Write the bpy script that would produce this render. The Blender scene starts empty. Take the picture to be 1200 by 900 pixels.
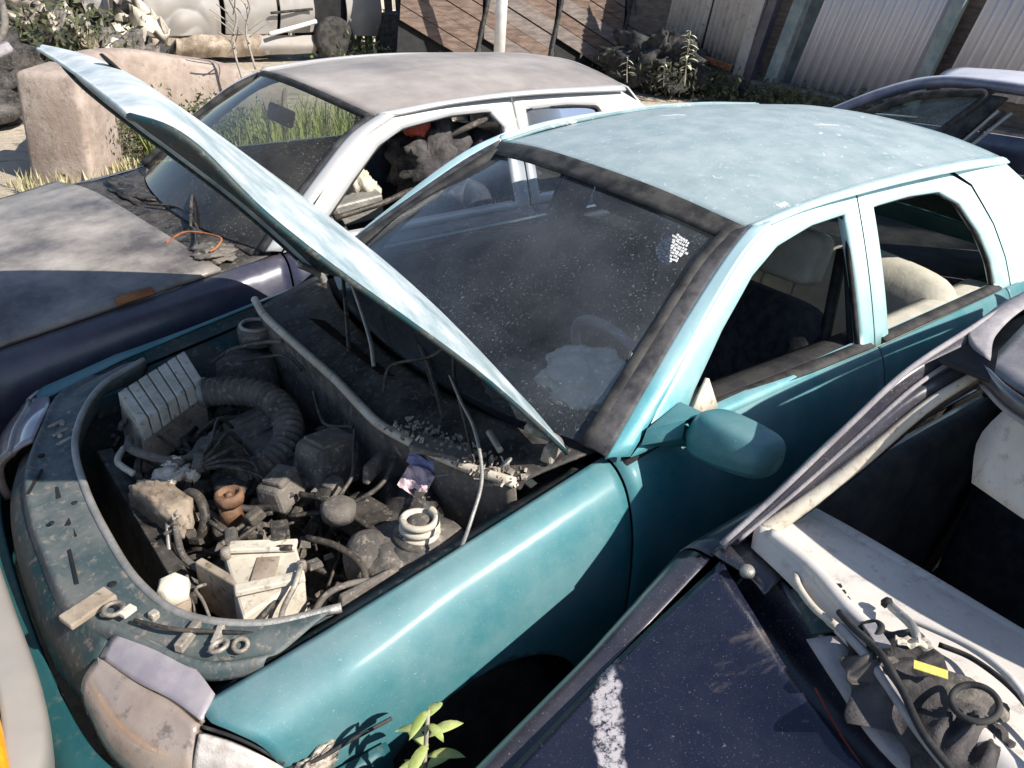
import bpy, bmesh, math, random
from mathutils import Vector, Matrix, noise
random.seed(7)
R = math.radians
C = bpy.context.scene.collection
scene = bpy.context.scene

# ------------------------------------------------------------------ camera
cam_d = bpy.data.cameras.new('camera'); cam = bpy.data.objects.new('camera', cam_d); C.objects.link(cam)
cam_d.sensor_width = 36.0; cam_d.lens = 968.9 / 1200 * 36.0
cam_d.clip_start = 0.02; cam_d.clip_end = 500
yaw, pitch, roll = 4.01931127, 0.494294, 0.069985
f = Vector((math.cos(yaw)*math.cos(pitch), math.sin(yaw)*math.cos(pitch), -math.sin(pitch)))
r = f.cross(Vector((0, 0, 1))).normalized(); u = r.cross(f)
r, u = r*math.cos(roll)+u*math.sin(roll), -r*math.sin(roll)+u*math.cos(roll)
M = Matrix((r, u, -f)).transposed().to_4x4(); M.translation = Vector((0.04267, 1.77886, 1.96961))
cam.matrix_world = M
scene.camera = cam

# ------------------------------------------------------------------ light
SUN_EL, SUN_AZ = R(42), R(110.5)      # azimuth measured from +X (car nose) towards +Y
w = bpy.data.worlds.new('World'); scene.world = w; w.use_nodes = True
nt = w.node_tree; bg = nt.nodes['Background']
sky = nt.nodes.new('ShaderNodeTexSky'); sky.sky_type = 'NISHITA'; sky.sun_disc = False
sky.sun_elevation = SUN_EL; sky.sun_rotation = R(90) - SUN_AZ
sky.altitude = 800; sky.air_density = 1.0; sky.dust_density = 1.0
nt.links.new(sky.outputs[0], bg.inputs[0]); bg.inputs[1].default_value = 0.1
sd = bpy.data.lights.new('sun', 'SUN'); sd.energy = 5.0; sd.angle = R(0.5); sd.color = (1, .94, .85)
sun = bpy.data.objects.new('sun', sd); C.objects.link(sun)
sv = Vector((math.cos(SUN_AZ)*math.cos(SUN_EL), math.sin(SUN_AZ)*math.cos(SUN_EL), math.sin(SUN_EL)))
sun.rotation_euler = sv.to_track_quat('Z', 'Y').to_euler(); sun.location = sv*30
vs = scene.view_settings; vs.view_transform = 'Standard'; vs.look = 'None'; vs.gamma = 1.0; vs.exposure = 0.66
vs.use_curve_mapping = False
scene.cycles.max_bounces = 8; scene.cycles.transparent_max_bounces = 16

# ------------------------------------------------------------------ materials
MATS = {}
def nodes(name):
    m = bpy.data.materials.new(name); m.use_nodes = True
    n = m.node_tree; b = n.nodes['Principled BSDF']; MATS[name] = m
    return m, n, b
def coords(n, scale=(1, 1, 1)):
    t = n.nodes.new('ShaderNodeTexCoord'); mp = n.nodes.new('ShaderNodeMapping')
    mp.inputs['Scale'].default_value = scale; n.links.new(t.outputs['Object'], mp.inputs[0]); return mp.outputs[0]
def nz(n, v, scale, detail=6, rough=.6, lo=.4, hi=.6, dist=0):
    t = n.nodes.new('ShaderNodeTexNoise'); t.inputs['Scale'].default_value = scale
    t.inputs['Detail'].default_value = detail; t.inputs['Roughness'].default_value = rough; t.inputs['Distortion'].default_value = dist
    n.links.new(v, t.inputs['Vector'])
    r_ = n.nodes.new('ShaderNodeMapRange'); r_.inputs[1].default_value = lo; r_.inputs[2].default_value = hi
    n.links.new(t.outputs[0], r_.inputs[0]); return r_.outputs[0]
def mix(n, fac, a, b):
    x = n.nodes.new('ShaderNodeMix'); x.data_type = 'RGBA'
    if isinstance(fac, (int, float)): x.inputs[0].default_value = fac
    else: n.links.new(fac, x.inputs[0])
    for s, c in ((x.inputs[6], a), (x.inputs[7], b)):
        if isinstance(c, tuple): s.default_value = (*c, 1)
        else: n.links.new(c, s)
    return x.outputs[2]
def math_(n, op, a, b):
    x = n.nodes.new('ShaderNodeMath'); x.operation = op; x.use_clamp = True
    for s, c in ((x.inputs[0], a), (x.inputs[1], b)):
        if isinstance(c, (int, float)): s.default_value = c
        else: n.links.new(c, s)
    return x.outputs[0]
def bump(n, b, h, strength=.3, dist=.01):
    x = n.nodes.new('ShaderNodeBump'); x.inputs['Strength'].default_value = strength; x.inputs['Distance'].default_value = dist
    n.links.new(h, x.inputs['Height']); n.links.new(x.outputs[0], b.inputs['Normal'])

def paint(name, col, dust=(.45, .42, .37), amount=.35, speck=.5, rough=.3, metal=.25, up=.25, coat=.5, streak=1.0):
    """car paint under dust: a film everywhere, more on faces that look up, plus specks"""
    m, n, b = nodes(name); v = coords(n)
    film = nz(n, v, 3.2*streak, 8, .65, .35, .72); fine = nz(n, v, 90, 5, .75, .64, .74); spots = nz(n, v, 330, 2, .6, .66, .74)
    g = n.nodes.new('ShaderNodeNewGeometry'); s = n.nodes.new('ShaderNodeSeparateXYZ'); n.links.new(g.outputs['Normal'], s.inputs[0])
    upf = n.nodes.new('ShaderNodeMapRange'); upf.inputs[1].default_value = .6; upf.inputs[2].default_value = 1
    n.links.new(s.outputs[2], upf.inputs[0])
    a = math_(n, 'MULTIPLY', film, amount); c = math_(n, 'MULTIPLY', upf.outputs[0], up)
    d = math_(n, 'ADD', a, c); e = math_(n, 'MULTIPLY', math_(n, 'ADD', fine, spots), speck); d = math_(n, 'ADD', d, e)
    n.links.new(mix(n, d, col, dust), b.inputs['Base Color'])
    rr = n.nodes.new('ShaderNodeMapRange'); rr.inputs[3].default_value = rough; rr.inputs[4].default_value = .85
    n.links.new(d, rr.inputs[0]); n.links.new(rr.outputs[0], b.inputs['Roughness'])
    b.inputs['Metallic'].default_value = metal; b.inputs['Coat Weight'].default_value = coat; b.inputs['Coat Roughness'].default_value = .22
    bump(n, b, nz(n, v, 8, 3, .5, .3, .7), .05, .02)
    return m
def rough_mat(name, c1, c2, scale=8, rough=.8, metal=0, bs=.3, bd=.01, c3=None, lo=.4, hi=.6, spec=.4, st=(1, 1, 1)):
    m, n, b = nodes(name); v = coords(n, st)
    col = mix(n, nz(n, v, scale, 8, .65, lo, hi), c1, c2)
    if c3: col = mix(n, nz(n, v, scale*5.3, 5, .7, .55, .66), col, c3)
    n.links.new(col, b.inputs['Base Color']); b.inputs['Roughness'].default_value = rough
    b.inputs['Metallic'].default_value = metal; b.inputs['Specular IOR Level'].default_value = spec
    bump(n, b, nz(n, v, scale*3, 8, .7, .25, .75), bs, bd); return m
def glass(name, tint, dust=(.5, .47, .42), amount=.3, rough=.06, patch_scale=2.5, speck=110):
    m, n, b = nodes(name); v = coords(n)
    out = n.nodes['Material Output']; n.nodes.remove(b)
    tr = n.nodes.new('ShaderNodeBsdfTransparent'); tr.inputs[0].default_value = (*tint, 1)
    gl = n.nodes.new('ShaderNodeBsdfGlossy'); gl.inputs['Roughness'].default_value = rough
    fr = n.nodes.new('ShaderNodeFresnel'); fr.inputs[0].default_value = 1.5
    m1 = n.nodes.new('ShaderNodeMixShader'); n.links.new(fr.outputs[0], m1.inputs[0]); n.links.new(tr.outputs[0], m1.inputs[1]); n.links.new(gl.outputs[0], m1.inputs[2])
    df = n.nodes.new('ShaderNodeBsdfDiffuse'); df.inputs[0].default_value = (*dust, 1)
    film = math_(n, 'MULTIPLY', nz(n, v, patch_scale, 6, .6, .3, .75), amount)
    sp = math_(n, 'MULTIPLY', nz(n, v, speck, 3, .75, .60, .70), .5)
    sp = math_(n, 'MULTIPLY', sp, nz(n, v, 3, 3, .6, .35, .6))
    m2 = n.nodes.new('ShaderNodeMixShader'); n.links.new(math_(n, 'ADD', film, sp), m2.inputs[0])
    n.links.new(m1.outputs[0], m2.inputs[1]); n.links.new(df.outputs[0], m2.inputs[2]); n.links.new(m2.outputs[0], out.inputs[0])
    return m

TEAL = paint('teal_paint', (.012, .15, .18), (.36, .42, .41), .36, .55, .55, .1, .12, .12)
TEALUP = paint('glint_teal_pillar_paint', (.03, .28, .33), (.78, .84, .82), .35, .3, .40, .1, .0, .6)  # lighter teal for pillars and door frames: sun glint put into the colour
def glint_fade(m, z0, z1, x0, x1, col):
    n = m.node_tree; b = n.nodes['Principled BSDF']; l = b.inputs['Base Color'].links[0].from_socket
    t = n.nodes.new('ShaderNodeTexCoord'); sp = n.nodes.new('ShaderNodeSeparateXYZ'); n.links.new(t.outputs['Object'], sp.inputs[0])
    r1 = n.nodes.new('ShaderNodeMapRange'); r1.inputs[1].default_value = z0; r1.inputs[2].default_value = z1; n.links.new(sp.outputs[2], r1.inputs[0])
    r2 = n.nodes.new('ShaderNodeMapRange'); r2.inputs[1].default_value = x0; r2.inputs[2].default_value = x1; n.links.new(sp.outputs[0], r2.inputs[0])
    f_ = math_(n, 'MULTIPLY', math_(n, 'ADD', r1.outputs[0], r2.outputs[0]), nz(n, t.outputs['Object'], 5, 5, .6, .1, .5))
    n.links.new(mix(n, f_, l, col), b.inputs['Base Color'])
glint_fade(TEALUP, .98, 1.38, -1.9, -2.9, (.56, .74, .75))  # whitens upward and rearward, painted in for the overexposed glint
TEALROOF = paint('dusty_teal_roof_paint', (.085, .185, .205), (.49, .53, .535), .32, .9, .42, .1, .42, .25, 2.6)
def blotch(m, scale, lo, hi, col):
    n = m.node_tree; b = n.nodes['Principled BSDF']; l = b.inputs['Base Color'].links[0].from_socket; v = coords(n)
    n.links.new(mix(n, nz(n, v, scale, 7, .7, lo, hi, .6), l, col), b.inputs['Base Color'])
blotch(TEALROOF, 4.5, .63, .67, (.74, .76, .75))
blotch(TEALROOF, 40, .60, .72, (.66, .69, .69))
TEALHOOD = paint('chalky_teal_hood_paint', (.16, .27, .30), (.64, .66, .67), .95, .8, .42, .1, .40, .2, 2.6)
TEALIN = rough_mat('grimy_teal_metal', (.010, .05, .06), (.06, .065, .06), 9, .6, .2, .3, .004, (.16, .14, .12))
NAVY = paint('navy_paint', (.010, .013, .045), (.30, .27, .24), .25, .5, .35, .1, .12, .5)
NAVYROOF = paint('sun_baked_roof_paint', (.12, .105, .10), (.40, .36, .33), .8, .8, .5, .0, .3, .1, .7)
NAVYHOOD = paint('sun_baked_hood_paint', (.07, .06, .056), (.37, .335, .30), 1.0, 1., .42, .0, .05, .2, 1.3)
GLARESIDE = paint('sun_glare_pale_paint', (.50, .50, .50), (.60, .57, .52), .4, .3, .35, .3, .1, .5)  # navy car's frames and pillars: sun glare put into a pale colour
BLACKP = paint('blue_black_paint', (.008, .009, .022), (.33, .30, .29), .22, .9, .25, .0, .05, .7)
SILVER = paint('dusty_silver_paint', (.32, .30, .28), (.42, .38, .34), .5, .4, .5, .2, .1, .2)
BLUEP = paint('dark_blue_paint', (.06, .07, .13), (.58, .58, .62), .35, .5, .4, .3, .8, .5)
SEALM = rough_mat('weathered_window_rubber', (.03, .03, .033), (.085, .08, .082), 20, .7, 0, .15, .002)
RUBBER = rough_mat('black_rubber', (.012, .012, .014), (.05, .048, .045), 14, .75, 0, .2, .003)
PLASTIC = rough_mat('dirty_black_plastic', (.014, .013, .013), (.07, .062, .055), 11, .6, 0, .25, .003, (.15, .13, .11))
PLASTIC2 = rough_mat('grey_brown_grime', (.075, .068, .063), (.17, .15, .13), 9, .85, 0, .5, .006, (.28, .24, .20))
ENGINE = rough_mat('oily_engine_metal', (.045, .04, .036), (.14, .12, .10), 13, .55, .4, .5, .008, (.2, .17, .13))
ALU = rough_mat('dusty_aluminium', (.24, .21, .18), (.50, .45, .38), 14, .55, .4, .4, .006, (.15, .12, .09))
CREAM = rough_mat('dusty_cream_plastic', (.48, .43, .35), (.62, .57, .48), 9, .7, 0, .2, .004, (.3, .26, .2))
TAN = rough_mat('tan_dirty_plastic', (.20, .155, .115), (.36, .30, .235), 8, .75, 0, .3, .005, (.12, .09, .06))
BROWN = rough_mat('brown_cap_plastic', (.13, .065, .035), (.22, .13, .08), 20, .6)
RUST = rough_mat('rusty_steel', (.20, .07, .03), (.36, .15, .06), 12, .85, 0, .5, .006)
WHITEP = rough_mat('yellowed_white_plastic', (.68, .64, .52), (.75, .71, .62), 15, .5)
GREYDASH = rough_mat('sun_bleached_grey_plastic', (.50, .47, .44), (.60, .57, .53), 6, .75, 0, .15, .003, (.42, .38, .34))
LILAC = rough_mat('faded_and_sunlit_grey_trim', (.23, .215, .23), (.36, .335, .34), 9, .7)
LENS = rough_mat('hazed_headlight_lens', (.20, .15, .12), (.40, .34, .29), 4, .22, 0, .25, .004, (.16, .13, .11), spec=.7, lo=.3, hi=.7)
LENST = rough_mat('hazed_lens_top', (.24, .22, .25), (.33, .30, .31), 9, .22, 0, .1, .003, spec=.6)
SIGNALW = rough_mat('crazed_white_lens', (.42, .38, .35), (.62, .58, .54), 30, .4, 0, .4, .004)
ORANGE = rough_mat('orange_lens', (.85, .25, .02), (.9, .45, .02), 6, .2, 0, .1, .003, spec=.7)
SEATD = rough_mat('dark_seat_cloth', (.018, .019, .026), (.045, .045, .05), 25, .95, 0, .4, .004)
SEATB = rough_mat('beige_seat_cloth', (.42, .40, .33), (.52, .49, .41), 12, .95, 0, .3, .004)
CLOTH = rough_mat('cream_airbag_cloth', (.62, .61, .54), (.70, .68, .60), 9, .95, 0, .4, .008)
INTER = rough_mat('dark_interior_trim', (.012, .012, .016), (.035, .033, .033), 10, .8)
TYRE = rough_mat('tyre_rubber', (.02, .02, .02), (.06, .055, .05), 12, .9)
STEEL = rough_mat('bare_dusty_steel', (.30, .29, .27), (.42, .40, .37), 16, .5, .5)
PINK = rough_mat('pink_label_paper', (.62, .46, .50), (.70, .56, .58), 16, .8)
BLUEPAPER = rough_mat('blue_label_paper', (.16, .18, .36), (.36, .36, .48), 16, .7)
YELLOW = rough_mat('yellow_tag', (.68, .58, .10), (.72, .64, .18), 12, .7)
REDP = rough_mat('red_cloth', (.65, .10, .06), (.75, .16, .10), 12, .8)
FABRIC = rough_mat('black_bag_fabric', (.03, .028, .03), (.10, .09, .09), 14, .9, 0, .6, .012)
CONC = rough_mat('pinkish_concrete', (.29, .225, .185), (.42, .345, .295), 3, .95, 0, .5, .02, (.24, .19, .15))
WOOD = rough_mat('weathered_brown_wood', (.10, .068, .052), (.19, .135, .105), 4, .9, 0, .5, .01, (.10, .07, .06), st=(1, 1, 6))
WOOD2 = rough_mat('grey_weathered_wood', (.12, .10, .09), (.21, .175, .155), 4, .9, 0, .5, .01, (.12, .10, .09), st=(1, 1, 6))
TIN = rough_mat('galvanised_sheet', (.44, .44, .49), (.54, .53, .58), 1.2, .5, .35, .1, .006, lo=.3, hi=.7)
TINB = rough_mat('beige_painted_sheet', (.42, .38, .35), (.52, .48, .45), 2, .7, .1, .15, .01, (.28, .24, .2))
POSTG = rough_mat('green_grey_post', (.14, .19, .20), (.24, .28, .28), 4, .8)
POSTW = rough_mat('white_painted_post', (.62, .60, .58), (.76, .74, .71), 5, .8)
DIRT = rough_mat('dry_sandy_dirt', (.40, .34, .26), (.52, .45, .35), 1.3, .95, 0, .8, .05, (.26, .21, .16))
LEAF = rough_mat('sunlit_leaf', (.26, .33, .09), (.46, .50, .20), 14, .6, 0, .3, .003)
LEAFD = rough_mat('dark_leaf', (.025, .030, .02), (.07, .07, .045), 5, .8)
DRY = rough_mat('dry_straw_weed', (.30, .27, .14), (.46, .41, .24), 9, .9)
BARK = rough_mat('dry_twig', (.30, .27, .23), (.40, .36, .31), 9, .9)
HOSE = rough_mat('black_hose', (.018, .017, .016), (.07, .06, .05), 18, .55, 0, .2, .002, (.16, .13, .1))
HOLE = rough_mat('shade_black', (.006, .006, .007), (.015, .014, .014), 8, .8)
WIN = glass('dusty_windscreen_glass', (.78, .85, .92), (.30, .33, .37), .17, speck=140)
WIN3 = glass('dark_dusty_glass', (.50, .56, .50), (.38, .36, .32), .16)
WIN2 = glass('clear_dusty_glass', (.78, .84, .78), (.45, .42, .36), .10)
DIRTPATCH = rough_mat('caked_dry_mud', (.035, .033, .045), (.46, .42, .42), 26, .95, 0, .8, .004, (.50, .46, .46), lo=.42, hi=.52)

LENS.node_tree.nodes['Principled BSDF'].inputs['Coat Weight'].default_value = 1.0; LENST.node_tree.nodes['Principled BSDF'].inputs['Coat Weight'].default_value = 1.0
# leaf surface
for nm in ('sunlit_leaf',):
    b = MATS[nm].node_tree.nodes['Principled BSDF']
    b.inputs['Subsurface Weight'].default_value = 0.0

# ------------------------------------------------------------------ mesh helpers
def link(name, verts, faces, mat, parent=None, smooth=True, solid=0, bevel=0, off=-1, sub=0, label=None):
    me = bpy.data.meshes.new(name); me.from_pydata([tuple(v) for v in verts], [], faces); me.update()
    if smooth:
        for p in me.polygons: p.use_smooth = True
    if mat: me.materials.append(mat)
    o = bpy.data.objects.new(name, me); C.objects.link(o)
    if parent: o.parent = parent
    if sub:
        s = o.modifiers.new('sub', 'SUBSURF'); s.levels = s.render_levels = sub
    if solid:
        s = o.modifiers.new('solid', 'SOLIDIFY'); s.thickness = solid; s.offset = off
    if bevel:
        s = o.modifiers.new('bevel', 'BEVEL'); s.width = bevel; s.segments = 2; s.limit_method = 'ANGLE'; s.angle_limit = R(40)
        s.harden_normals = False
    if label: o['label'] = label
    return o
def thing(name, label, cat, loc=(0, 0, 0), rz=0, group=None):
    o = bpy.data.objects.new(name, None); C.objects.link(o); o.empty_display_size = .1
    o.location = loc; o.rotation_euler = (0, 0, rz); o['label'] = label; o['category'] = cat
    if group: o['group'] = group
    return o
def tag(o, label=None, cat=None, group=None, kind=None):
    if label: o['label'] = label
    if cat: o['category'] = cat
    if group: o['group'] = group
    if kind: o['kind'] = kind
    return o
def cat_pt(P, t):
    """Catmull-Rom through P, t in 0..1"""
    n = len(P)
    if n == 1: return Vector(P[0])
    s = t*(n-1); i = min(int(s), n-2); q = s-i
    p1, p2 = Vector(P[i]), Vector(P[i+1])
    p0 = Vector(P[i-1]) if i > 0 else p1*2-p2
    p3 = Vector(P[i+2]) if i+2 < n else p2*2-p1
    return .5*((2*p1)+(p2-p0)*q+(2*p0-5*p1+4*p2-p3)*q*q+(3*p1-p0-3*p2+p3)*q*q*q)
def curve(P, n): return [cat_pt(P, i/(n-1)) for i in range(n)]
def gridfaces(nu, nv, closed=False):
    F = []
    for i in range(nu-1):
        for j in range(nv-1 if not closed else nv):
            k = (j+1) % nv
            F.append((i*nv+j, i*nv+k, (i+1)*nv+k, (i+1)*nv+j))
    return F
def patch(name, rows, mat, parent=None, nu=12, nv=16, solid=.004, off=-1, fn=None, flip=False, **k):
    cols = [curve(r_, nv) for r_ in rows]
    V = []
    for i in range(nu):
        for j in range(nv):
            V.append(cat_pt([c[j] for c in cols], i/(nu-1)))
    if fn: V = [fn(v) for v in V]
    F = gridfaces(nu, nv)
    if flip: F = [tuple(reversed(x)) for x in F]
    return link(name, V, F, mat, parent, solid=solid, off=off, **k)
def tube(name, P, rad, mat, parent=None, n=None, sides=8, rf=None, smooth=True, cap=True, interp=True):
    pts = curve(P, n or max(6, len(P)*5)) if interp else [Vector(p) for p in P]
    V, F = [], []; m = len(pts); prev = None
    for i, p in enumerate(pts):
        t = (pts[min(i+1, m-1)]-pts[max(i-1, 0)])
        if t.length < 1e-9: t = Vector((0, 0, 1))
        t.normalize()
        if prev is None: a = t.orthogonal().normalized()
        else:
            a = prev-t*prev.dot(t)
            if a.length < 1e-6: a = t.orthogonal()
            a.normalize()
        prev = a; b = t.cross(a); rr = rad*(rf(i/(m-1), i) if rf else 1)
        for s in range(sides):
            an = 2*math.pi*s/sides; V.append(p+a*math.cos(an)*rr+b*math.sin(an)*rr)
    F = gridfaces(m, sides, True)
    if cap: F.append(tuple(reversed(range(sides)))); F.append(tuple((m-1)*sides+s for s in range(sides)))
    return link(name, V, F, mat, parent, smooth=smooth)
def frame(loc, rot=(0, 0, 0)):
    from mathutils import Euler
    return Matrix.Translation(Vector(loc)) @ Euler(tuple(R(a) for a in rot)).to_matrix().to_4x4()
def boxv(size, loc=(0, 0, 0), rot=(0, 0, 0), taper=1.0, warp=0):
    T = frame(loc, rot); sx, sy, sz = (s/2 for s in size); V = []
    for z in (-1, 1):
        t = taper if z > 0 else 1
        for x, y in ((-1, -1), (1, -1), (1, 1), (-1, 1)):
            V.append(T @ Vector((x*sx*t+random.uniform(-warp, warp), y*sy*t+random.uniform(-warp, warp), z*sz+random.uniform(-warp, warp))))
    F = [(3, 2, 1, 0), (4, 5, 6, 7), (0, 1, 5, 4), (1, 2, 6, 5), (2, 3, 7, 6), (3, 0, 4, 7)]
    return V, F
def box(name, size, loc, rot, mat, parent=None, bevel=.004, taper=1.0, warp=0, smooth=False):
    V, F = boxv(size, loc, rot, taper, warp)
    return link(name, V, F, mat, parent, smooth=smooth, bevel=bevel)
def join(parts):
    V, F = [], []
    for v, f_ in parts:
        k = len(V); V += list(v); F += [tuple(i+k for i in q) for q in f_]
    return V, F
def lathev(prof, loc=(0, 0, 0), rot=(0, 0, 0), sides=20, rib=None):
    T = frame(loc, rot); V = []
    for i, (rr, z) in enumerate(prof):
        for s in range(sides):
            a = 2*math.pi*s/sides; q = rr*(1+(rib(s) if rib else 0)); V.append(T @ Vector((q*math.cos(a), q*math.sin(a), z)))
    F = gridfaces(len(prof), sides, True); F.append(tuple(reversed(range(sides)))); k = (len(prof)-1)*sides; F.append(tuple(k+s for s in range(sides)))
    F = [tuple(reversed(q)) for q in F] if prof[0][1] > prof[-1][1] else F
    return V, F
def lathe(name, prof, loc, rot, mat, parent=None, sides=20, rib=None, bevel=0):
    V, F = lathev(prof, loc, rot, sides, rib); return link(name, V, F, mat, parent, smooth=True, bevel=bevel)
def mir(P): return [(p[0], -p[1], p[2]) for p in P]
def sg(P, s): return [(p[0], p[1]*s, p[2]) for p in P]

# ------------------------------------------------------------------ car body
def make_side(stations):
    xs = sorted(stations, reverse=True)           # from nose (0) to tail (negative)
    def sec(x):
        if x >= xs[0]: L = stations[xs[0]]
        elif x <= xs[-1]: L = stations[xs[-1]]
        else:
            i = max(k for k in range(len(xs)) if xs[k] >= x); i = min(i, len(xs)-2)
            q = (x-xs[i])/(xs[i+1]-xs[i]); P0, P1 = stations[xs[i]], stations[xs[i+1]]
            Pm = stations[xs[i-1]] if i > 0 else P0; Pn = stations[xs[i+2]] if i+2 < len(xs) else P1
            L = []
            for a, b, c, d in zip(Pm, P0, P1, Pn):
                L.append(tuple(b[k]*(1-q)+c[k]*q for k in (0, 1)))
        return [(p[0], p[1], 0) for p in L]
    return sec
def side_panel(name, sec, xa, xb, s, mat, parent, cy=0, v0=0, v1=1, arches=(), nx=24, nv=18, solid=.004, **k):
    """xa / xb may be functions of v"""
    fa = xa if callable(xa) else (lambda v: xa); fb = xb if callable(xb) else (lambda v: xb)
    V = []
    for i in range(nx):
        for j in range(nv):
            v = v0+(v1-v0)*j/(nv-1); q = i/(nx-1); x = fa(v)*(1-q)+fb(v)*q
            L = sec(x); D = curve(L, 40)
            zc = D[-1].y
            for (ax, az, ar) in arches:
                if abs(x-ax) < ar: zc = max(zc, az+math.sqrt(ar*ar-(x-ax)**2))
            if zc > D[-1].y:
                kk = next(i_ for i_, p in enumerate(D) if p.y <= zc) if D[-1].y <= zc else 39
                a = D[max(kk-1, 0)]; b = D[kk]; t = (a.y-zc)/max(a.y-b.y, 1e-6); D = D[:max(kk, 1)]+[a.lerp(b, t)]
            tt = v*(len(D)-1); i0 = min(int(tt), len(D)-2); p = D[i0].lerp(D[i0+1], tt-i0)
            V.append((x, s*p.x+cy, p.y))
    F = gridfaces(nx, nv)
    if s > 0: F = [tuple(reversed(q)) for q in F]
    return link(name, V, F, mat, parent, solid=solid, **k)
def upper(zb, yb, zr, yr):
    def y(z):
        t = max(0, (z-zb)/(zr-zb)); return yb+(yr-yb)*(t*.8+.2*t*t)
    return y
def ring(name, outer, inner, yf, s, mat, parent, proud=0, depth=.03, seg=5, solid=.02, closed=True, **k):
    """band between two (x,z) outlines lying on the tumblehome surface"""
    def res(L):
        out = []; n = len(L)
        for i in range(n if closed else n-1):
            a, b = Vector(L[i]), Vector(L[(i+1) % n])
            out += [a.lerp(b, q/seg) for q in range(seg)]
        if not closed: out.append(Vector(L[-1]))
        return out
    O, I = res(outer), res(inner); V = []; n = len(O)
    for a, b in zip(O, I):
        for q, d in ((0, -.006), (.12, 0), (.5, .003), (.88, 0), (1, -.008), (1, -depth)):
            p = a.lerp(b, q); V.append((p.x, s*(yf(p.y)+d+proud), p.y))
    F = []
    for i in range(n if closed else n-1):
        for j in range(5):
            i2 = (i+1) % n; F.append((i*6+j, i*6+j+1, i2*6+j+1, i2*6+j))
    if s < 0: F = [tuple(reversed(q)) for q in F]
    return link(name, V, F, mat, parent, solid=0, **k)
def wheel(parent, x, y, s, rad=.285, w_=.17):
    t = lathe('tyre', [(rad-.09, -w_/2), (rad-.03, -w_/2-.005), (rad, -w_/2+.03), (rad, w_/2-.03), (rad-.03, w_/2+.005), (rad-.09, w_/2)], (x, y, rad), (90, 0, 0), TYRE, parent, 32)
    lathe('rim', [(rad-.09, -w_/2+.01), (.06, -w_/4), (.06, w_/4), (rad-.09, w_/2-.01)], (x, y, rad), (90, 0, 0), PLASTIC2, t, 24)
def seat(parent, x, y, mat, hmat=None, head=True, w_=.48, zb=.34, tilt=14, zt=.62):
    def pad(name, size, loc, rot, m_, par, n=5, puff=.03):
        V = []; T = frame(loc, rot); sx, sy, sz = (q/2 for q in size); N = 8
        # rounded cushion: superellipsoid
        for i in range(N*2+1):
            ph = -math.pi/2+math.pi*i/(N*2)
            for j in range(N*3):
                th = 2*math.pi*j/(N*3)
                sp = lambda a, e: math.copysign(abs(a)**e, a)
                V.append(T @ Vector((sx*sp(math.cos(ph), .35)*sp(math.cos(th), .35), sy*sp(math.cos(ph), .35)*sp(math.sin(th), .35), sz*sp(math.sin(ph), .35))))
        return link(name, V, gridfaces(N*2+1, N*3, True), m_, par)
    s_ = pad('seat_cushion', (.5, w_, .16), (x+.22, y, zb), (0, -6, 0), mat, parent)
    b_ = pad('seat_back', (.14, w_, zt), (x-.04-math.sin(R(tilt))*zt/2+.03, y, zb+.08+zt/2), (0, -tilt, 0), mat, parent)
    if head:
        hx = x-.03-math.sin(R(tilt))*(zt+.12); h = pad('headrest', (.10, .27, .17), (hx, y, zb+.1+zt+.09), (0, -tilt, 0), hmat or mat, b_)
        for d in (-.06, .06): tube('headrest_post', [(hx+.02, y+d, zb+zt-.02), (hx, y+d, zb+zt+.13)], .006, STEEL, b_, n=3)
    return b_
def wiper(parent, base, tip, mat=PLASTIC):
    b, t = Vector(base), Vector(tip); m_ = b.lerp(t, .5); d = (t-b).normalized(); up = Vector((0, 0, .02))
    a = tube('wiper_arm', [b, b.lerp(m_, .5)+up*1.6, m_+up], .006, mat, parent)
    tube('wiper_blade', [m_-d*.2+up*.3, m_+up*.9, m_+d*.22+up*.3], .006, RUBBER, a)

def drape(name, loc, size, rot, mat, parent, folds=5, amp=.25, seed=0, n=34):
    T = frame(loc, rot); V = []
    for i in range(n):
        for j in range(n):
            a, b = 2*i/(n-1)-1, 2*j/(n-1)-1; r2 = min(1, math.hypot(a, b)); ed = 1+.22*noise.noise(Vector((a*1.6+seed, b*1.6, 2)))
            wv = noise.noise(Vector((a*folds*.45+b*1.1+seed, b*.9+seed, 0))); rd = 1-abs(wv)*2.6; rd2 = 1-abs(noise.noise(Vector((b*folds*.6+a*1.4, a*.8+seed*2, 5))))*2.4
            h = (1-r2**2.5)*(.55+amp*max(-.6, rd)+amp*.7*max(-.6, rd2))
            V.append(T @ Vector((a*size[0]/2*ed, b*size[1]/2*ed, h*size[2])))
    return link(name, V, gridfaces(n, n), mat, parent, solid=.002)
def blob(name, loc, size, rot, mat, parent, amp=.2, sc=6, n=22, seed=0, exp=1.0):
    T = frame(loc, rot); V = []
    for i in range(n+1):
        ph = -math.pi/2+math.pi*i/n
        for j in range(n*2):
            th = math.pi*j/n
            sp = lambda a: math.copysign(abs(a)**exp, a)
            d = Vector((sp(math.cos(ph))*sp(math.cos(th)), sp(math.cos(ph))*sp(math.sin(th)), sp(math.sin(ph))))
            q = 1+amp*noise.noise(d*sc*.5+Vector((seed, seed*.7, 0)))+amp*.5*noise.noise(d*sc*1.7+Vector((seed, 3, 1)))
            V.append(T @ Vector((d.x*size[0]*q/2, d.y*size[1]*q/2, d.z*size[2]*q/2)))
    return link(name, V, gridfaces(n+1, n*2, True), mat, parent)

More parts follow.
